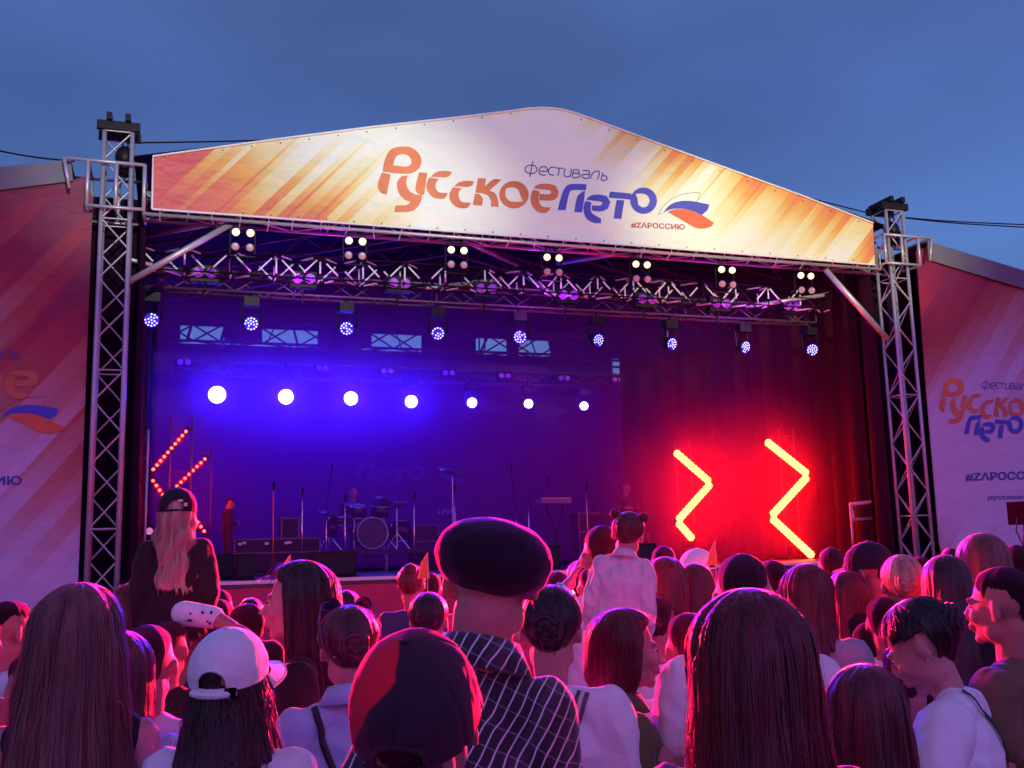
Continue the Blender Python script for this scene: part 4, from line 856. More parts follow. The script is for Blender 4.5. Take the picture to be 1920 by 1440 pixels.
    # stray hairs: a fuzz that catches the back light
    nf = fuzz if fuzz is not None else (230 if length > .12 else 420); fl = .045 if length > .12 else .0075
    for _ in range(nf):
        phi = rnd.uniform(0, 6.2832); zl, _x = lim(phi); z0 = rnd.uniform(-az_*.985, min(max(zl, -az_*.6), length)) if not under else rnd.uniform(.0, max(.01, zl)) 
        if z0 > zl: continue
        a0 = pos(phi, z0, -.001); dn = (pos(phi, z0, .02)-a0).normalized(); tg = (pos(phi, z0+.02, 0)-pos(phi, z0, 0)); tg = tg.normalized() if tg.length > 1e-6 else Vector((0, 0, -1)); sw_ = Vector((rnd.uniform(-1, 1), rnd.uniform(-1, 1), rnd.uniform(-.5, .9)))
        L = fl*rnd.uniform(.4, 1.5); e1 = a0+(dn*.55+tg*.5+sw_*.25)*L*.5; e2 = e1+(dn*.15+tg*.8+sw_*.35)*L*.6; sd = dn.cross(tg).normalized()*(.0006 if length > .12 else .0008)
        mb.add([a0-sd, a0+sd, e1-sd*.8, e1+sd*.8, e2], [(0, 1, 3, 2), (2, 3, 4)])
    me = mb.mesh('hair'); me.polygons.foreach_set('use_smooth', [True]*len(me.polygons)); return me
def nape(a):   # short haircut: side burns, then down to the nape
    d = abs(a); return .022 if d < 1.22 else (-.006 if d < 1.85 else -.006+.088*math.sin(min(1, (d-1.85)/1.0)*1.5708))
def put(name, me, m, parent):
    if not me.materials: me.materials.append(m)
    o = bpy.data.objects.new(name, me); col.objects.link(o); o.parent = parent
    o.material_slots[0].link = 'OBJECT'; o.material_slots[0].material = m; return o
# materials for people
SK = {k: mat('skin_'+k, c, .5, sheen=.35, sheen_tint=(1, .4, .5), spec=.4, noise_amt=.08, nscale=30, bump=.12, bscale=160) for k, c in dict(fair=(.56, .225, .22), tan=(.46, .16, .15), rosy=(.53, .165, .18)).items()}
def hairm(k, c, rough=.38): return mat('hair_'+k, c, rough, sheen=.85, sheen_tint=(1, .03, .36), spec=.42, noise_amt=.55, nscale=26, bump=.75, bscale=70, stretch=(1, 1, .05))  # magenta sheen tint puts a veil of stage light on the hair
HM = dict(black=hairm('black', (.016, .006, .012)), brown=hairm('brown', (.035, .011, .014)), chest=hairm('chestnut', (.10, .018, .026)), lbrown=hairm('light_brown', (.20, .062, .060)), blond=hairm('blond', (.50, .31, .22)), auburn=hairm('auburn', (.12, .006, .018)), grey=hairm('grey', (.20, .18, .17)))
HMS = {k: mat('cropped_'+k, c, .65, sheen=.4, sheen_tint=(1, .05, .38), spec=.15, noise_amt=.3, nscale=200, bump=.8, bscale=420) for k, c in dict(black=(.018, .007, .012), brown=(.038, .013, .016), grey=(.14, .11, .10)).items()}
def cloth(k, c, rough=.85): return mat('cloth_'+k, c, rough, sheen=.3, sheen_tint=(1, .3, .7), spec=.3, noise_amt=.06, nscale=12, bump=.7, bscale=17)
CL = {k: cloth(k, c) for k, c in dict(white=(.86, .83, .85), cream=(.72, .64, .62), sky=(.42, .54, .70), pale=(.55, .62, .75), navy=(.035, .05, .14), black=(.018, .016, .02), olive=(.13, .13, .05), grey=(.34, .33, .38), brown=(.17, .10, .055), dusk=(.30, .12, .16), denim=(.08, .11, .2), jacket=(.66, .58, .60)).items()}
TR = cloth('dark_trousers', (.03, .03, .045)); SH = mat('shoe_leather', (.02, .02, .02), .5)
def plaid():
    m = bpy.data.materials.new('plaid_cloth'); m.use_nodes = True; t = m.node_tree; b = t.nodes['Principled BSDF']; b.inputs['Roughness'].default_value = .85; b.inputs['Sheen Weight'].default_value = .3
    tc = t.nodes.new('ShaderNodeTexCoord'); n = t.nodes.new('ShaderNodeTexNoise'); n.inputs['Scale'].default_value = 7; t.links.new(tc.outputs['Object'], n.inputs['Vector'])
    ad = t.nodes.new('ShaderNodeVectorMath'); ad.operation = 'MULTIPLY_ADD'; ad.inputs[1].default_value = (.035, .035, .035); t.links.new(n.outputs['Color'], ad.inputs[0]); t.links.new(tc.outputs['Object'], ad.inputs[2])
    sp = t.nodes.new('ShaderNodeSeparateXYZ'); rt_ = t.nodes.new('ShaderNodeMapping'); rt_.inputs['Rotation'].default_value = (0, -.35, 0); t.links.new(ad.outputs[0], rt_.inputs[0]); t.links.new(rt_.outputs[0], sp.inputs[0])
    def line(o, per, wd):
        a = t.nodes.new('ShaderNodeMath'); a.operation = 'MODULO'; t.links.new(o, a.inputs[0]); a.inputs[1].default_value = per
        a2 = t.nodes.new('ShaderNodeMath'); a2.operation = 'ADD'; t.links.new(a.outputs[0], a2.inputs[0]); a2.inputs[1].default_value = per
        a3 = t.nodes.new('ShaderNodeMath'); a3.operation = 'MODULO'; t.links.new(a2.outputs[0], a3.inputs[0]); a3.inputs[1].default_value = per
        c = t.nodes.new('ShaderNodeMath'); c.operation = 'LESS_THAN'; t.links.new(a3.outputs[0], c.inputs[0]); c.inputs[1].default_value = wd; return c.outputs[0]
    l1 = line(sp.outputs['X'], .0205, .0031); l2 = line(sp.outputs['Z'], .034, .0024); l3 = line(sp.outputs['X'], .12, .03)
    mx = t.nodes.new('ShaderNodeMath'); mx.operation = 'MULTIPLY_ADD'; t.links.new(l2, mx.inputs[0]); mx.inputs[1].default_value = .22; t.links.new(l1, mx.inputs[2])
    c1 = t.nodes.new('ShaderNodeMix'); c1.data_type = 'RGBA'; t.links.new(l3, c1.inputs[0]); c1.inputs[6].default_value = (.028, .018, .04, 1); c1.inputs[7].default_value = (.05, .03, .06, 1)
    c2 = t.nodes.new('ShaderNodeMix'); c2.data_type = 'RGBA'; t.links.new(mx.outputs[0], c2.inputs[0]); t.links.new(c1.outputs[2], c2.inputs[6]); c2.inputs[7].default_value = (.75, .66, .75, 1)
    t.links.new(c2.outputs[2], b.inputs['Base Color']); return m
CL['plaid'] = plaid()
CACHE = {}
def cached(key, fn):
    if key not in CACHE: CACHE[key] = fn()
    return CACHE[key]
def px_drop(cx, ty, d): return atD(cx, ty, d)
def person(label, cx, top, d, turn=0, sex='m', hair='short', hm='brown', shirt='white', skin='tan', arms='down', near=False, face=False, sleeve=.55, tilt=(0, 0), thick=1.0, group='people in the crowd', collar=False, voxf=None, pose='stand', ztop=None, hs=1.0, seed=None, top_off=.0, tank=False, wr=.0085, hood=False, hairopt=None, trousers=True, k_shirt=None, lean=0, mid=False, roll=0, swo=None):
    """cx, top: where the crown of the head stands in the photograph, d: metres away; turn: degrees the head and body turn from facing away (positive = right)"""
    crown = atD(cx, top, d); z = crown.z if ztop is None else ztop; s = (z-top_off)/1.752
    view = math.atan2(crown.x-CAM.x, crown.y-CAM.y); yaw = view+R(turn); seed = seed or int(cx*7+top)
    t = thing('person', label, 'person', (0, 0, 0), group)
    T = Matrix.Rotation(R(tilt[0]), 3, 'X') @ Matrix.Rotation(R(tilt[1]), 3, 'Y'); Hd = HC+Vector((0, math.sin(R(-tilt[0]))*(.09 if tilt[0] < 0 else .06), -abs(math.sin(R(tilt[0])))*(.075 if tilt[0] < 0 else .02)))
    J = joints(sex, arms, pose, swo); fem = sex == 'f'; kf = (sex, str(arms), pose, tilt, thick, face, hs, swo)
    vox = voxf or (.0065 if face else .010 if near else .014)
    put('body', cached(('b',)+kf+(vox,), lambda: body_mesh(J, face, vox, T, Hd, hs, fem, thick)), SK[skin], t)
    if shirt:
        kk = thick if k_shirt is None else k_shirt
        sm_ = put('shirt', cached(('s', sex, str(arms), pose, thick, sleeve, near, hood, tank, seed if near else seed % 2, kk, swo), lambda: shirt_mesh(J, sleeve, .009 if near else .014, kk, fem=fem, wr=wr, seed=seed if near else seed % 2, hood=hood, tank=tank)), CL[shirt], t)
        if collar:
            cm = MB(); n = 28
            for (r0, r1, z0, z1) in ((.072, .066, 1.452, 1.512),):
                vs = []
                for i in range(n):
                    a = 2*math.pi*i/n; yy = -.02; dz = .018*math.cos(a)*-1
                    for (r, z_) in ((r0*thick, z0), (r1*thick, z1), (r1*thick+.006, z1+.001), ((r0+.030)*thick, z0+.006)): vs.append((r*math.sin(a), r*math.cos(a)+yy, z_+dz))
                fs = []
                for i in range(n):
                    j = (i+1) % n
                    if abs(((2*math.pi*(i+.5)/n+math.pi) % (2*math.pi))-math.pi) < .25: continue
                    for q in range(4): fs.append((4*i+q, 4*j+q, 4*j+(q+1) % 4, 4*i+(q+1) % 4))
                cm.add(vs, fs)
            c = cm.mesh('collar'); c.polygons.foreach_set('use_smooth', [True]*len(c.polygons)); put('collar', c, CL[shirt], t)
    if trousers: put('trousers', cached(('t', sex, pose, thick), lambda: trousers_mesh(J, thick)), TR if seed % 3 else CL['denim'], t); put('shoes', cached(('h', sex, pose), lambda: shoes_mesh(J)), SH, t)
    ho = dict(hs=hs); st = 1 if near else (.3 if mid else 0)
    if hair == 'short': me = cached(('hs', tilt, hs, near, seed % 3 if not near else seed), lambda: hair_mesh(Hd, T, .08, .007, 60, nphi=80, nt=26, ridge=.0022, side_cut=nape, fade=True, hs=hs, seed=seed % 3, strands=0)); put('hair', me, HMS.get(hm, HMS['brown']), t)
    elif hair == 'long': me = cached(('hl', tilt, near, seed if near else seed % 4, str(hairopt)), lambda: hair_mesh(Hd, T, **{**dict(length=.46, vol=.02, front=66, ridge=.009 if near else .007, strands=int(520*st), flare=.035, back=.055, hs=hs, seed=seed % 50, wave=.002, nt=40 if near else 24, nphi=150 if near else 70), **(hairopt or {})})); put('hair', me, HM[hm], t)
    elif hair == 'bob': me = cached(('hb', tilt, near, seed), lambda: hair_mesh(Hd, T, **{**dict(length=.155, vol=.020, front=58, ridge=.004, strands=int(360*st), flare=.012, back=.008, hs=hs, seed=seed % 50, curl_in=.035, nphi=130, nt=34), **(hairopt or {})})); put('hair', me, HM[hm], t)
    elif hair in ('bun', 'tail', 'up', 'pigs'):
        me = cached(('hu', tilt, near, seed if near else seed % 4, hs), lambda: hair_mesh(Hd, T, **{**dict(length=.07, vol=.012, front=62, ridge=.0045, strands=int(200*st), side_cut=lambda a: -.005 if a < 1.3 else (.03 if a < 1.9 else .085), hs=hs, seed=seed % 50, nphi=110, nt=26, taper=.34), **(hairopt or {})})); h = put('hair', me, HM[hm], t)
        bm = MB()
        def twist(c, r, loops=5):
            bm.sph(c, r*.80, 16, 12); q_ = [];
            for k_ in range(90):
                u_ = k_/89; th_ = .12+u_*2.0; a_ = u_*loops*2*math.pi*.8; q_.append(Vector(c)+Vector((math.sin(th_)*math.cos(a_), -math.cos(th_)*.75, math.sin(th_)*math.sin(a_)))*r*.92)
            bm.tube(q_, [r*.08]+[r*(.20+.06*math.sin(k_*1.7)) for k_ in range(88)]+[r*.05], 7)
        if hair == 'bun': twist(Hd+T @ Vector((0, -.085, .095)), .042)
        if hair == 'up': twist(Hd+T @ Vector((0, -.105, .02)), .045)
        if hair == 'pigs':
            twist(Hd+T @ Vector((-.085, -.02, .108))*hs, .034); me3 = bm.mesh('knot'); me3.polygons.foreach_set('use_smooth', [True]*len(me3.polygons)); put('hair_knot', me3, HM[hm], h); bm = MB(); twist(Hd+T @ Vector((.085, -.02, .108))*hs, .034)
        if hair == 'tail':
            twist(Hd+T @ Vector((0, -.112, .045)), .024, 3)
            for q in range(26):
                rr = random.Random(q+seed); o_ = Vector((rr.uniform(-.028, .028), rr.uniform(-.016, .016), 0)); b0 = Hd+T @ Vector((0, -.12, .045)); bm.tube([b0, b0+Vector((0, -.03, -.01))+o_*.5, b0+Vector((0, -.035, -.09))+o_, b0+Vector((rr.uniform(-.01, .01), -.018, -.20))+o_*.9, b0+Vector((0, -.01, -.27))+o_*.35], [.006, .008, .008, .006, .001], 5)
        me2 = bm.mesh('knot'); me2.polygons.foreach_set('use_smooth', [True]*len(me2.polygons)); o2 = put('hair_knot' if hair != 'tail' else 'ponytail', me2, HM[hm], h)
    if face:
        for s_ in (-1, 1):
            b_ = MB().sph(Hd+T @ (Vector((s_*.031, .0835, .000))*hs), .0118*hs, 12, 8); me = b_.mesh('eye'); e_ = put('eye', me, mat('eye_white', (.7, .68, .68), .2), t)
            b_ = MB().sph(Hd+T @ (Vector((s_*.031, .0915, -.002))*hs), .0058*hs, 10, 8); put('iris', b_.mesh('iris'), mat('iris_dark', (.03, .015, .01), .2), e_)
            b_ = MB().tube([Hd+T @ (Vector((s_*x, y, z_))*hs) for x, y, z_ in ((.014, .097, .022), (.030, .097, .027), (.047, .083, .022))], [.003, .0038, .0015], 6); put('eyebrow', b_.mesh('eyebrow'), HMS['black'], t)
            b_ = MB().tube([Hd+T @ (Vector((s_*x, y, z_))*hs) for x, y, z_ in ((.018, .095, .003), (.031, .0985, .0055), (.045, .086, .002))], [.0015, .0028, .0015], 6); put('eyelash', b_.mesh('eyelash'), HMS['black'], t)
        b_ = MB().sph(Hd+T @ (Vector((0, .1045, -.0575))*hs), Vector((.019, .006, .0045))*hs, 12, 8, T).sph(Hd+T @ (Vector((0, .103, -.067))*hs), Vector((.017, .006, .0055))*hs, 12, 8, T); put('lips', b_.mesh('lips'), mat('lip_skin', (.42, .12, .11), .4), t)
    for o in kids(t):
        for c_ in kids(o): pass
    t.scale = (s, s, s); RM = Matrix.Rotation(-yaw, 3, 'Z') @ Matrix.Rotation(R(roll), 3, 'Y'); t.rotation_euler = RM.to_euler()
    q = RM @ Vector((Hd.x, Hd.y, 1.752)); t.location = (crown.x-q.x*s, crown.y-q.y*s, z-q.z*s)
    return t, Hd, T
def cap_mesh(Hd, T, backwards=True, hs=1.0, tall=1.0, oh=.46):
    """six panel cap; open arc over the strap when worn backwards"""
    C0 = Hd+T @ Vector((0, -.012, .040)); a, b, c = .094*hs, .112*hs, .098*hs*tall; n = 160; m_ = 48; vs = []; fs = []; sgn = -1 if backwards else 1
    for j in range(m_+1):
        th = (math.pi/2+.28)*j/m_
        for i in range(n):
            ph = 2*math.pi*i/n; seam = -.004*math.exp(-((((ph+math.pi/6) % (math.pi/3))-math.pi/6)/.028)**2)*min(1, j/6); puff = 1+.015*math.sin(th)*math.cos(ph*6+.3)+.022*noise.noise(Vector((math.sin(th)*math.cos(ph)*3.3, math.sin(th)*math.sin(ph)*3.3, math.cos(th)*3.3)))+.010*noise.noise(Vector((math.sin(th)*math.cos(ph)*9, math.sin(th)*math.sin(ph)*9, math.cos(th)*9)))
            r = math.sin(min(th, math.pi/2)); zz = math.cos(th) if th < math.pi/2 else -(th-math.pi/2)*.9
            vs.append(C0+T @ Vector(((a+seam)*r*puff*math.sin(ph), (b+seam)*r*puff*math.cos(ph), c*zz)))
    for j in range(m_):
        for i in range(n):
            ph = 2*math.pi*(i+.5)/n; th = (math.pi/2+.28)*(j+.5)/m_; dd = abs((ph-math.pi+math.pi) % (2*math.pi)-math.pi)
            if dd < .44 and th > math.pi/2+.17-oh*math.sqrt(max(0, 1-(dd/.44)**2)) and th < math.pi/2+.17: continue
            fs.append((j*n+i, (j+1)*n+i, (j+1)*n+(i+1) % n, j*n+(i+1) % n))
    mb = MB().add(vs, fs)
    if backwards: mb.tube([C0+T @ Vector((a*1.008*math.sin(th_), -b*1.008*math.cos(th_)*math.sin(min(tq, math.pi/2)), c*math.cos(tq) if tq < math.pi/2 else -(tq-math.pi/2)*.9*1.0)) for th_, tq in [(dq, math.pi/2+.165-oh*math.sqrt(max(0, 1-(dq/.44)**2))) for dq in [-.425+.85*k_/24 for k_ in range(25)]]], .0038, 6)
    mb.sph(C0+T @ Vector((0, 0, c+.002)), (.009, .009, .004), 10, 6); me = mb.mesh('crown'); me.polygons.foreach_set('use_smooth', [True]*len(me.polygons)); return me, C0, a, b
def brim_mesh(C0, T, a, b, L=.065, droop=.02, z0=-.018):
    vs = []; fs = []; n = 20; m_ = 6
    for j in range(m_+1):
        u = j/m_
        for i in range(n+1):
            ph = -1.15+2.3*i/n; k = math.cos(ph*1.30)**.6 if abs(ph*1.3) < 1.57 else 0
            vs.append(C0+T @ Vector((math.sin(ph)*a*(1.0+.03*u), math.cos(ph)*b+u*L*max(k, 0), z0-droop*u-.016*abs(math.sin(ph))*(.3+u))))
    for j in range(m_):
        for i in range(n): q = j*(n+1)+i; fs.append((q, q+1, q+n+2, q+n+1))
    k = len(vs); vs2 = [v-T @ Vector((0, 0, .004)) for v in vs]; fs2 = [tuple(x+k for x in reversed(f)) for f in fs]; W_ = n+1
    ed = [(i, i+1) for i in range(m_*W_, m_*W_+n)]+[(j*W_+n, (j+1)*W_+n) for j in range(m_)]+[((j+1)*W_, j*W_) for j in range(m_)]
    mb = MB().add(vs+vs2, fs+fs2+[(p, p+k, q+k, q) for p, q in ed]); me = mb.mesh('brim'); me.polygons.foreach_set('use_smooth', [True]*len(me.polygons)); return me
def ribbon_on(t, shirt_obj, pts, w, m, name, off=.006, front=False):
    """a strap laid over the back of the shirt; pts in body x, z"""
    me = shirt_obj.data; bv = BVHTree.FromPolygons([v.co for v in me.vertices], [tuple(p.vertices) for p in me.polygons]); P = []
    fine = []
    for i in range(len(pts)-1):
        for k in range(8): fine.append(Vector(pts[i]).lerp(Vector(pts[i+1]), k/8))
    fine.append(Vector(pts[-1]))
    for q in fine:
        h = bv.ray_cast(Vector((q.x, -1, q.y)), Vector((0, 1, 0)))
        if h[0] is not None: P.append((h[0], h[1]))
    if len(P) < 3: return
    V = []; F = []
    for i, (p, nrm) in enumerate(P):
        d = (P[min(i+1, len(P)-1)][0]-P[max(i-1, 0)][0]).normalized(); nn = Vector((nrm.x, nrm.y, max(nrm.z, 0))).normalized(); sd = d.cross(nn).normalized()*w/2; b = p+nn*off
        V += [b-sd, b+sd, b+sd+nn*.003, b-sd+nn*.003]
    for i in range(len(P)-1):
        for q in range(4): F.append((4*i+q, 4*i+(q+1) % 4, 4*i+4+(q+1) % 4, 4*i+4+q))
    mm = MB().add(V, F).mesh(name); mm.polygons.foreach_set('use_smooth', [True]*len(mm.polygons)); put(name, mm, m, t)
def part_of(t, n):
    return [o for o in kids(t) if o.name.split('.')[0] == n][0]
black_strap = mat('black_strap', (.012, .012, .015), .5)
# ---- foreground
t, Hd, T = person('woman from behind with very long straight brown hair at the lower left', 150, 1105, 2.75, 8, 'f', 'long', 'lbrown', 'black', 'fair', near=True, tank=True, hairopt=dict(length=.62, vol=.026, flare=.10, back=.08, ridge=.011, strands=900, part=.006), sleeve=.4)
t, Hd, T = person('woman in a white cap worn backwards with shoulder length dark hair', 436, 1178, 2.5, 22, 'f', 'long', 'brown', 'white', 'fair', near=True, tilt=(12, 0), hairopt=dict(under=True, length=.20, flare=.055, back=.05, ridge=.008, strands=500))
white_cap = mat('white_cap_cotton', (.85, .83, .84), .8, sheen=.2, bump=.3, bscale=40)
me, C0, a, b = cap_mesh(Hd, T, True); cp = put('cap', me, white_cap, t)
put('brim', brim_mesh(C0, T @ Matrix.Rotation(R(-22), 3, 'Z'), a, b, .07), white_cap, cp)
sb = MB(); sb.tube([C0+T @ Vector((math.sin(p)*(a+.003), -math.cos(p)*(b+.003), -.030)) for p in [(-.6+1.2*i/12) for i in range(13)]], .009, 8); put('strap', sb.mesh('strap'), white_cap, cp)
sb = MB().box(C0+T @ Vector((.045, -b*.93, -.026)), (.026, .012, .022)); put('buckle', sb.mesh('buckle'), blackp, cp)
ribbon_on(t, part_of(t, 'shirt'), [(.085, 1.47), (.10, 1.40), (.13, 1.25), (.15, 1.1)], .022, black_strap, 'bag_strap')
t, Hd, T = person('dark haired woman in black, face in profile to the left, under an orange flag', 560, 1057, 3.45, -80, 'f', 'long', 'black', 'black', 'fair', near=True, face=True, hairopt=dict(length=.52, vol=.020, front=74, flare=.02, back=.05, strands=400), sleeve=1.6)
t, Hd, T = person('woman in a pale blue collared shirt with sunglasses pushed up on her hair', 655, 1137, 3.05, -8, 'f', 'up', 'chest', 'sky', 'fair', near=True, collar=True, sleeve=.8, wr=.008)
gl = MB()
for s_ in (-1, 1):
    c = Hd+Vector((s_*.050, .045, .128)); gl.tube([c+Vector((math.cos(a_)*.032, .008*math.cos(a_), math.sin(a_)*.016)) for a_ in [k_*math.pi/8 for k_ in range(16)]], .0022, 6, False, True); gl.tube([Hd+Vector((s_*.082, .045, .132)), Hd+Vector((s_*.096, -.01, .085)), Hd+Vector((s_*.090, -.06, .02))], .0024, 6)
gl.tube([Hd+Vector((-.018, .048, .130)), Hd+Vector((.018, .048, .130))], .0022, 6); g_ = put('glasses_frame', gl.mesh('glasses_frame'), mat('glossy_frame', (.25, .08, .3), .12, .3), t)
for s_ in (-1, 1):
    le = MB().lathe(Hd+Vector((s_*.050, .046, .128)), (0, .9, .3), [(.001, .001), (.028, 0)], 14)
    put('tinted_lens', le.mesh('tinted_lens'), mat('tinted_glass', (.03, .02, .06), .05), g_)
pn = MB()
for k_ in range(7): pn.sph(Hd+Vector((.01-.012*k_+.02*math.sin(k_*2), -.125+.006*abs(k_-3), .055-.014*k_)), .0032, 6, 5)
put('hair_pin', pn.mesh('hair_pin'), chrome, part_of(t, 'hair'))
ribbon_on(t, part_of(t, 'shirt'), [(-.115, 1.47), (-.09, 1.36), (-.03, 1.2), (.03, 1.05)], .020, black_strap, 'bag_strap')
# flat cap man
t, Hd, T = person('tall man in a dark flat cap and plaid shirt at the centre, seen from behind', 937, 966, 2.12, 6, 'm', None, 'grey', 'plaid', 'rosy', near=True, collar=True, thick=1.04, sleeve=.9, swo=.126, tilt=(2, -6), wr=.007, voxf=.008, roll=9)
C0 = Hd+T @ Vector((.004, -.006, .038)); n = 64; T0 = T; T = T @ Matrix.Rotation(R(11), 3, 'Y') @ Matrix.Rotation(R(7), 3, 'X'); m_ = 26; vs = []; fs = []
for j in range(m_+1):
    th = (math.pi-.75)*j/m_
    for i in range(n):
        ph = 2*math.pi*i/n; pan = 1-.012*math.exp(-((((ph+.39) % .785)-.39)/.05)**2)*math.sin(th); nz = 1+.035*noise.noise(Vector((math.sin(th)*math.cos(ph)*3, math.sin(th)*math.sin(ph)*3, math.cos(th)*3+2)))
        r = math.sin(th)**(.85 if th > .5 else 1)*(1 if th > .5 else 1.116); x = .116*r*pan*nz*math.sin(ph); y = (.136*r*pan*nz)*math.cos(ph)+.004; z_ = (.078 if th < 1.57 else .076)*math.cos(th)*nz-.012*math.cos(ph)*r+.004
        vs.append(C0+T @ Vector((x, y, z_)))
for j in range(m_):
    for i in range(n): fs.append((j*n+i, (j+1)*n+i, (j+1)*n+(i+1) % n, j*n+(i+1) % n))
me = MB().add(vs, fs).mesh('flat_cap'); me.polygons.foreach_set('use_smooth', [True]*len(me.polygons)); fc = put('flat_cap', me, mat('cap_wool', (.022, .007, .024), .9, sheen=.8, sheen_tint=(1, .15, .6), spec=.2, noise_amt=.2, nscale=30, bump=.2, bscale=70), t)
put('brim', brim_mesh(C0, T, .10, .118, .05, .03, -.035), MATS['cap_wool'], fc); me = MB().sph(C0+T @ Vector((0, .004, .0745)), (.009, .009, .0025), 10, 6).mesh('button'); put('button', me, MATS['cap_wool'], fc)
# black cap in front; red light on its left is put into the cloth
t, Hd, T = person('person in a black baseball cap with red light painted at left, nearest the camera', 785, 1184, 1.56, 14, 'm', 'short', 'black', 'black', 'rosy', near=True, sleeve=1.5, thick=1.05, tilt=(30, 0))
def cap_red_lit():
    m = bpy.data.materials.new('red_lit_black_cotton'); m.use_nodes = True; tt = m.node_tree; b = tt.nodes['Principled BSDF']; b.inputs['Roughness'].default_value = .8; b.inputs['Sheen Weight'].default_value = .7; b.inputs['Sheen Tint'].default_value = (1, .05, .25, 1)
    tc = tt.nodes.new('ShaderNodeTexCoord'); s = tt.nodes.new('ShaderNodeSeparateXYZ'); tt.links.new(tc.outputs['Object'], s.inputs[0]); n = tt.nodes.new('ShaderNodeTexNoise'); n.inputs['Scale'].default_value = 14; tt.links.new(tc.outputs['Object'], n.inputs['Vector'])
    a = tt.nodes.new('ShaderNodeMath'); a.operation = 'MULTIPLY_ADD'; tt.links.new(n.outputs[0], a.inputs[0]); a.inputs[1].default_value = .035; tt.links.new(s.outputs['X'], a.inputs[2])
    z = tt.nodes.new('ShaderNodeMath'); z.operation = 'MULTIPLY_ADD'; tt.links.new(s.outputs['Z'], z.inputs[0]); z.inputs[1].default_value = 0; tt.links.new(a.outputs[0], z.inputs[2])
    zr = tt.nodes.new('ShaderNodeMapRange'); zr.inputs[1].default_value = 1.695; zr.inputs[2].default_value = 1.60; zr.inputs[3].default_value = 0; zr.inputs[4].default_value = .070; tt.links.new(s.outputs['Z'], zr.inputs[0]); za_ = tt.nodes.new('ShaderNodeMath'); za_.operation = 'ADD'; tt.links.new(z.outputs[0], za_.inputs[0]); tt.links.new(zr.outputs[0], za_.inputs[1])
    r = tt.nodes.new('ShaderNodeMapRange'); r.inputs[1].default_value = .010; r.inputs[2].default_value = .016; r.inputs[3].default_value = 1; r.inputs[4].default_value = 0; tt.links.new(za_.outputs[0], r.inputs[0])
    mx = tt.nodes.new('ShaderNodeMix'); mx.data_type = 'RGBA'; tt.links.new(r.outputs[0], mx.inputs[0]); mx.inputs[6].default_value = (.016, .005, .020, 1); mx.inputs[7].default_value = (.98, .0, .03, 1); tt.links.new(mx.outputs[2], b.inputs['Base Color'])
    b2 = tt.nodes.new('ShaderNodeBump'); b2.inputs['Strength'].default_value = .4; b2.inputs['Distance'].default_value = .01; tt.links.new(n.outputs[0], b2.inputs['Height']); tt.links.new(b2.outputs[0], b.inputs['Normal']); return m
capm = cap_red_lit(); me, C0, a, b = cap_mesh(Hd, T, True, 1.05, 1.12, .34); cp = put('cap', me, capm, t); put('brim', brim_mesh(C0, T, a, b, .07), capm, cp)
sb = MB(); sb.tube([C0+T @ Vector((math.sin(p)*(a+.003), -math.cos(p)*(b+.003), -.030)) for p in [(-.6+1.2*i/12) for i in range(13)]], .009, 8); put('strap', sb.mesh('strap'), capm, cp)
# white blouse, strap
t, Hd, T = person('dark haired woman in a white blouse with a striped bag strap over her right shoulder', 1030, 1100, 2.9, 6, 'f', 'up', 'black', 'white', 'fair', near=True, sleeve=.9, thick=1.08, wr=.010)
ribbon_on(t, part_of(t, 'shirt'), [(.10, 1.47), (.06, 1.36), (-.02, 1.2), (-.12, 1.02)], .036, mat('striped_strap', (.16, .10, .13), .7), 'bag_strap'); ribbon_on(t, part_of(t, 'shirt'), [(.10, 1.47), (.06, 1.36), (-.02, 1.2), (-.12, 1.02)], .012, CL['cream'], 'strap_stripe', .011)
t, Hd, T = person('woman with an auburn bob in an olive shirt, looking right', 1170, 1147, 3.05, 78, 'f', 'bob', 'auburn', 'olive', 'rosy', near=True, face=True, hairopt=dict(front=70), collar=True, sleeve=1.3, wr=.008)
t, Hd, T = person('woman from behind with very long dark hair and a pale hairclip, largest at lower right', 1402, 1128, 1.9, -4, 'f', 'long', 'auburn', 'dusk', 'rosy', near=True, hairopt=dict(length=.60, vol=.036, flare=.03, back=.06, ridge=.011, strands=900, part=.004))
hc = MB(); cc = Hd+Vector((.018, -.075, .118)); hc.tube([cc+Vector((-.035+.075*i/8, -.010*math.cos(i/8*3)-.004, .010*math.sin(i/8*3.14))) for i in range(9)], [.003]+[.0045]*7+[.003], 8); put('hairclip', hc.mesh('hairclip'), mat('pale_clip', (.75, .55, .6), .3), part_of(t, 'hair'))
t, Hd, T = person('girl from behind with long straight brown hair at the bottom right', 1620, 1252, 2.4, 4, 'f', 'long', 'chest', 'black', 'fair', near=True, hairopt=dict(length=.55, vol=.018, flare=.05, back=.05, ridge=.010, strands=800, part=.006))
t, Hd, T = person('woman in a white t-shirt with pinned up dark hair, looking down to the left', 1722, 1100, 3.0, -80, 'f', 'up', 'black', 'white', 'fair', near=True, face=True, tilt=(-32, 0), hairopt=dict(side_cut=lambda a: -.012 if a < 1.3 else (.0 if a < 1.85 else .15), strands=350), sleeve=.62, arms='side', wr=.007)
me = MB().sph(Hd+T @ Vector((-.081, -.002, -.036)), .0055, 8, 6).mesh('earring'); put('earring', me, chrome, t)
me = MB().box(Hd+T @ Vector((-.080, .005, .045)), (.006, .05, .007)).mesh('hair_grip'); put('hairclip', me, MATS['pale_clip'], part_of(t, 'hair'))
ribbon_on(t, part_of(t, 'shirt'), [(-.06, 1.47), (.0, 1.38), (.06, 1.25), (.10, 1.12)], .012, black_strap, 'bag_strap')
t, Hd, T = person('young man in a brown t-shirt with cropped hair, in profile at the right edge', 1872, 1064, 3.5, -70, 'm', 'short', 'black', 'brown', 'tan', near=True, face=True)
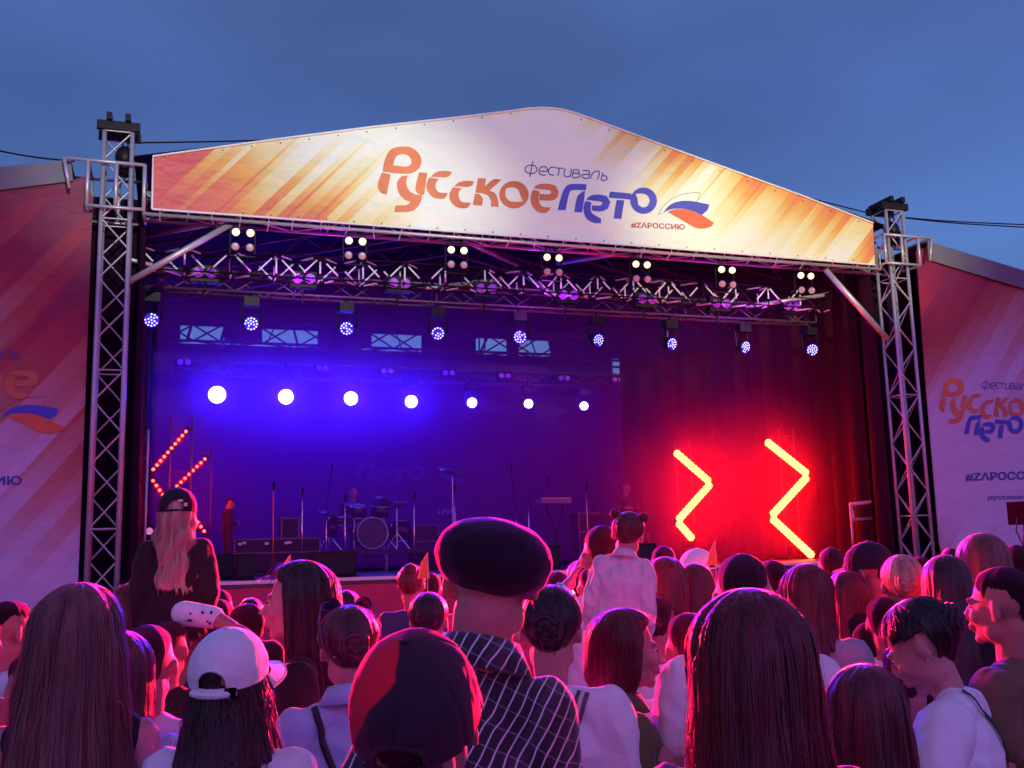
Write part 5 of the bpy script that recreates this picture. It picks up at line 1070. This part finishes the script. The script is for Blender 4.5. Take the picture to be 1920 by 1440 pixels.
t, Hd, T = person('short haired boy from behind in a pale blue t-shirt beside the long haired woman', 280, 1172, 3.2, 6, 'm', 'short', 'brown', 'pale', 'tan', near=True)
t, Hd, T = person('man with cropped hair looking right, lit red, at the left edge', 22, 1127, 4.5, 62, 'm', 'short', 'black', 'pale', 'tan', near=True, face=True, voxf=.007)
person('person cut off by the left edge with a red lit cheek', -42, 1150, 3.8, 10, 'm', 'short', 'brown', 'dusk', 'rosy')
person('boy with a red lit ear half hidden behind the very long haired woman', 60, 1224, 3.6, -15, 'm', 'short', 'brown', 'white', 'rosy', ztop=None)
person('dark head just left of the very long haired woman', 86, 1136, 5.4, 0, 'm', 'short', 'black', 'navy')
person('woman with loose chestnut hair before the left tower', 245, 1098, 5.0, 5, 'f', 'long', 'chest', 'black', hairopt=dict(length=.34, vol=.02, flare=.03), mid=True)
person('woman with a brown lock beside the boy in pale blue', 228, 1190, 3.0, 10, 'f', 'long', 'chest', 'pale', mid=True, hairopt=dict(length=.26, flare=.03))
# child with a dark cap on someone's shoulders
person('man in black carrying the capped child on his shoulders', 330, 1112, 4.9, 0, 'm', 'short', 'black', 'black', 'tan', arms='hold', sleeve=1.3, thick=1.1)
zc = atD(334, 917, 4.75).z; sc_ = .66
t, Hd, T = person('capped child with long blond hair riding on shoulders before the stage', 334, 917, 4.75, 6, 'c', 'long', 'blond', 'black', 'fair', near=True, pose='sit', hs=1.22, ztop=1.752*.70, sleeve=1.9, hairopt=dict(under=True, length=.42, flare=.03, back=.06, wave=.012, strands=800, ridge=.014), group='children carried above the crowd', trousers=True, wr=.012, k_shirt=1.15)
t.location.z += zc-(1.752+.028)*.70
me, C0, a, b = cap_mesh(Hd, T, False, 1.27); cp = put('cap', me, cloth('dark_cap', (.02, .012, .03)), t); put('brim', brim_mesh(C0, T, a, b, .06), MATS['cloth_dark_cap'], cp)
em = MB().box(Hd+Vector((.03, -.145, .075)), (.03, .012, .014)).box(Hd+Vector((.06, -.14, .05)), (.02, .012, .02)); put('badge', em.mesh('badge'), CL['cream'], cp)
# arm with the starred sleeve
a0 = atD(345, 1150, 4.4); a1 = atD(400, 1158, 4.35); a2 = atD(434, 1177, 4.3)
t = thing('person', 'woman reaching a star printed white sleeve towards the capped child', 'person', (0, 0, 0), 'people in the crowd'); bpy.data.objects.remove(t)
t, Hd, T = person('person with a raised arm in a star printed white sleeve beside the capped child', 462, 1132, 4.7, -30, 'f', 'short', 'black', 'black', 'tan', arms=('up', 'down'), sleeve=.5)
sl = MB().caps((0, 0, 0), (.15, 0, -.02), .055, .05, 12); W2 = t; rt = Matrix.Rotation(-t.rotation_euler.z, 3, 'Z')
def tolocal(t, p): return (Matrix.Rotation(-t.rotation_euler.z, 3, 'Z') @ (p-Vector(t.location)))/t.scale.x
m_ = MB(); m_.caps(tolocal(t, a0), tolocal(t, a1), .058, .052, 14); put('sleeve', remesh(m_, .012, 2, 'sleeve'), CL['white'], t)
m_ = MB(); m_.caps(tolocal(t, a1), tolocal(t, a2), .040, .034, 12); hand(m_, tolocal(t, a2), tolocal(t, a2+(a2-a1)), 1); put('forearm', remesh(m_, .008, 2, 'forearm'), SK['tan'], t)
sp_ = MB(); rr = random.Random(4)
for i in range(9):
    u = rr.random(); c = a0.lerp(a1, u); d_ = (CAM-c).normalized(); p_ = c+d_*.057+Vector((0, 0, rr.uniform(-.03, .03))); sp_.sph(tolocal(t, p_), rr.uniform(.004, .008), 6, 4)
put('star_print', sp_.mesh('star_print'), CL['black'], part_of(t, 'sleeve'))
# man and girl in the white jacket
t, Hd, T = person('cropped man in a white sleeveless top holding the girl in the white jacket', 1128, 986, 4.45, -8, 'm', 'short', 'brown', 'white', 'rosy', arms='hold', tank=True, near=True, thick=1.1)
wm = MB(); J_ = joints('m', 'hold'); q = J_['L'][2]; dd = (J_['L'][2]-J_['L'][1]).normalized(); o_ = dd.orthogonal().normalized(); wm.tube([q-dd*.03+(Quaternion(dd, a_) @ (o_*.035)) for a_ in [k_*math.pi/8 for k_ in range(16)]], .010, 6, False, True); put('wristwatch', wm.mesh('wristwatch'), chrome, t)
zc = atD(1180, 962, 4.2).z
t, Hd, T = person('small girl in a white jacket with two hair knots, carried above the crowd', 1181, 965, 4.15, 10, 'c', 'pigs', 'chest', 'jacket', 'fair', near=True, pose='sit', hs=1.25, roll=9, ztop=1.752*.56, sleeve=1.85, group='children carried above the crowd', wr=.014, k_shirt=1.08, collar=True)
t.location.z += zc-(1.752+.03)*.56
# middle rows
rows = [
 ('person in a white shirt under the girl with hair knots', 1232, 1120, 4.4, 5, 'm', 'short', 'brown', 'white', {'thick': 1.1}),
 ('dark round head in front of the stage skirt behind the starred sleeve', 412, 1106, 6.0, 0, 'm', 'short', 'black', 'black', {}),
 ('short dark hair low beside the starred sleeve', 412, 1124, 5.0, 8, 'm', 'short', 'black', 'black', {}),
 ('dark head between the profile woman and the sunglasses woman', 648, 1108, 5.6, 0, 'f', 'up', 'black', 'black', {}),
 ('person with a small hair knot and a navy t-shirt left of the flat cap', 771, 1060, 6.4, 4, 'f', 'bun', 'chest', 'navy', {}),
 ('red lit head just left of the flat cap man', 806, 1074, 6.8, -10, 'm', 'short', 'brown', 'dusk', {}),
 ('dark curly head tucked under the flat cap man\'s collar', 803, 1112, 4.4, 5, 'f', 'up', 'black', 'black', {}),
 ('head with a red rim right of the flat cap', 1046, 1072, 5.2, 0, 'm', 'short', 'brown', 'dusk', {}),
 ('small head far behind right of the flat cap', 1000, 1064, 8.5, 0, 'm', 'short', 'brown', 'grey', {}),
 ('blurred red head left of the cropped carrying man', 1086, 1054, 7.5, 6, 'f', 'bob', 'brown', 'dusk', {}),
 ('head low before the cropped carrying man\'s shoulder', 1106, 1066, 6.2, -10, 'm', 'short', 'brown', 'pale', {}),
 ('woman with long dark hair right behind the girl with hair knots', 1246, 1048, 4.8, 3, 'f', 'long', 'auburn', 'dusk', {'hairopt': dict(length=.42, flare=.02)}),
 ('rounded head above the long haired woman beside the girl', 1243, 1024, 6.6, 0, 'm', 'short', 'black', 'grey', {}),
 ('woman with loose red lit hair under the pale cap', 1300, 1060, 5.0, 0, 'f', 'long', 'auburn', 'white', {'hairopt': dict(length=.30)}),
 ('round cropped head with a thin rim in the middle before the inner zigzag', 1390, 1039, 3.1, 0, 'm', 'short', 'brown', 'white', {'near': True, 'thick': 1.05}),
 ('head between the round cropped head and the shoulder length haired woman', 1448, 1051, 5.4, 5, 'f', 'short', 'black', 'cream', {}),
 ('dark haired woman with shoulder length hair in a grey blouse', 1511, 1062, 4.2, 4, 'f', 'long', 'auburn', 'grey', {'hairopt': dict(length=.24, flare=.02, strands=300), 'thick': 1.1, 'near': True}),
 ('round head in front of the foot of the outer zigzag', 1558, 1027, 6.4, 0, 'm', 'short', 'brown', 'dusk', {}),
 ('woman with long dark hair beside the grey blouse', 1588, 1074, 4.9, 5, 'f', 'long', 'auburn', 'grey', {'hairopt': dict(length=.40, flare=.02)}),
 ('blonde woman with a loose knot lit magenta', 1688, 1042, 4.7, -8, 'f', 'up', 'blond', 'black', {'near': True}),
 ('woman with long dark hair behind the woman looking down', 1772, 1045, 4.5, 0, 'f', 'long', 'brown', 'black', {'hairopt': dict(length=.45)}),
 ('small head far behind beside the right tower', 1782, 1028, 9.0, 0, 'm', 'short', 'brown', 'grey', {}),
 ('woman with straight light hair in front of the right wing banner', 1840, 1005, 4.8, -8, 'f', 'long', 'lbrown', 'black', {'hairopt': dict(length=.32, flare=.03), 'mid': True}),
 ('dark glossy head at the right edge beside the light haired woman', 1902, 1022, 5.4, -5, 'm', 'short', 'black', 'black', {}),
 ('person at the right edge in white behind the young man', 1935, 1150, 4.0, -5, 'f', 'short', 'brown', 'white', {}),
 ('person in black low between the girl and the woman looking down', 1692, 1205, 3.3, 0, 'f', 'short', 'black', 'black', {}),
 ('dark cropped head behind the boy in pale blue', 318, 1165, 4.3, 20, 'm', 'short', 'brown', 'black', {}),
 ('person in a white t-shirt behind the very large dark hair', 1290, 1150, 3.4, 0, 'm', 'short', 'brown', 'white', {}),
 ('person in pale pink between round cropped head and grey blouse', 1475, 1100, 5.2, 0, 'm', 'short', 'brown', 'cream', {}),
 ('person in white behind the woman looking down', 1655, 1120, 4.6, 10, 'f', 'short', 'black', 'white', {}),
 ('distant head under the technician on the stage', 470, 1122, 6.5, 0, 'f', 'up', 'black', 'black', {}),
 ('distant head beside the metal frame', 1725, 1044, 7.5, 0, 'm', 'short', 'black', 'black', {}),
]
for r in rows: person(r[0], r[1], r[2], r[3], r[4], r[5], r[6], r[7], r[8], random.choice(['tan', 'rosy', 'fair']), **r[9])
t, Hd, T = person('person in a pale visored cap facing left before the inner zigzag', 1303, 1032, 6.2, -60, 'm', 'short', 'brown', 'dusk', 'rosy'); me, C0, a, b = cap_mesh(Hd, T, False); cp = put('cap', me, white_cap, t); put('brim', brim_mesh(C0, T, a, b, .07), white_cap, cp)
t, Hd, T = person('man in a dark cap with his face to the left near the metal frame', 1622, 1020, 5.0, -68, 'm', 'short', 'black', 'black', 'rosy', near=True, face=True, voxf=.007); me, C0, a, b = cap_mesh(Hd, T, False); cp = put('cap', me, MATS['cloth_dark_cap'], t); put('brim', brim_mesh(C0, T, a, b, .07), MATS['cloth_dark_cap'], cp)
# ---- people on the stage
def on_stage(label, px, py, Y, turn, shirt, **k):
    top = atY(px, py, Y); d = math.hypot(top.x-CAM.x, top.y-CAM.y); t, Hd, T = person(label, px, py, d, turn, group='performers and crew on the stage', ztop=k.pop('h', 1.75), shirt=shirt, **k); t.location.z += k.get('base', FZ+.002); return t
on_stage('technician in black standing bent forward at the left of the stage', 432, 931, 3.0, 75, 'black', h=atY(432, 931, 3.0).z-FZ, sleeve=1.8, hair='short', hm='black', tilt=(-24, 0), arms='fold')
on_stage('dark guitarist at the right of the stage behind the pink lit stand', 1174, 905, 4.6, 170, 'black', h=atY(1174, 905, 4.6).z-FZ, sleeve=1.8, hair='short', hm='black', arms='fold')
t = on_stage('drummer in black seated behind the drum kit', 662, 912, 5.9, 165, 'black', h=1.75, sleeve=1.8, hair='short', hm='black', arms='fold', pose='sit'); t.location.z = atY(662, 912, 5.9).z-1.75
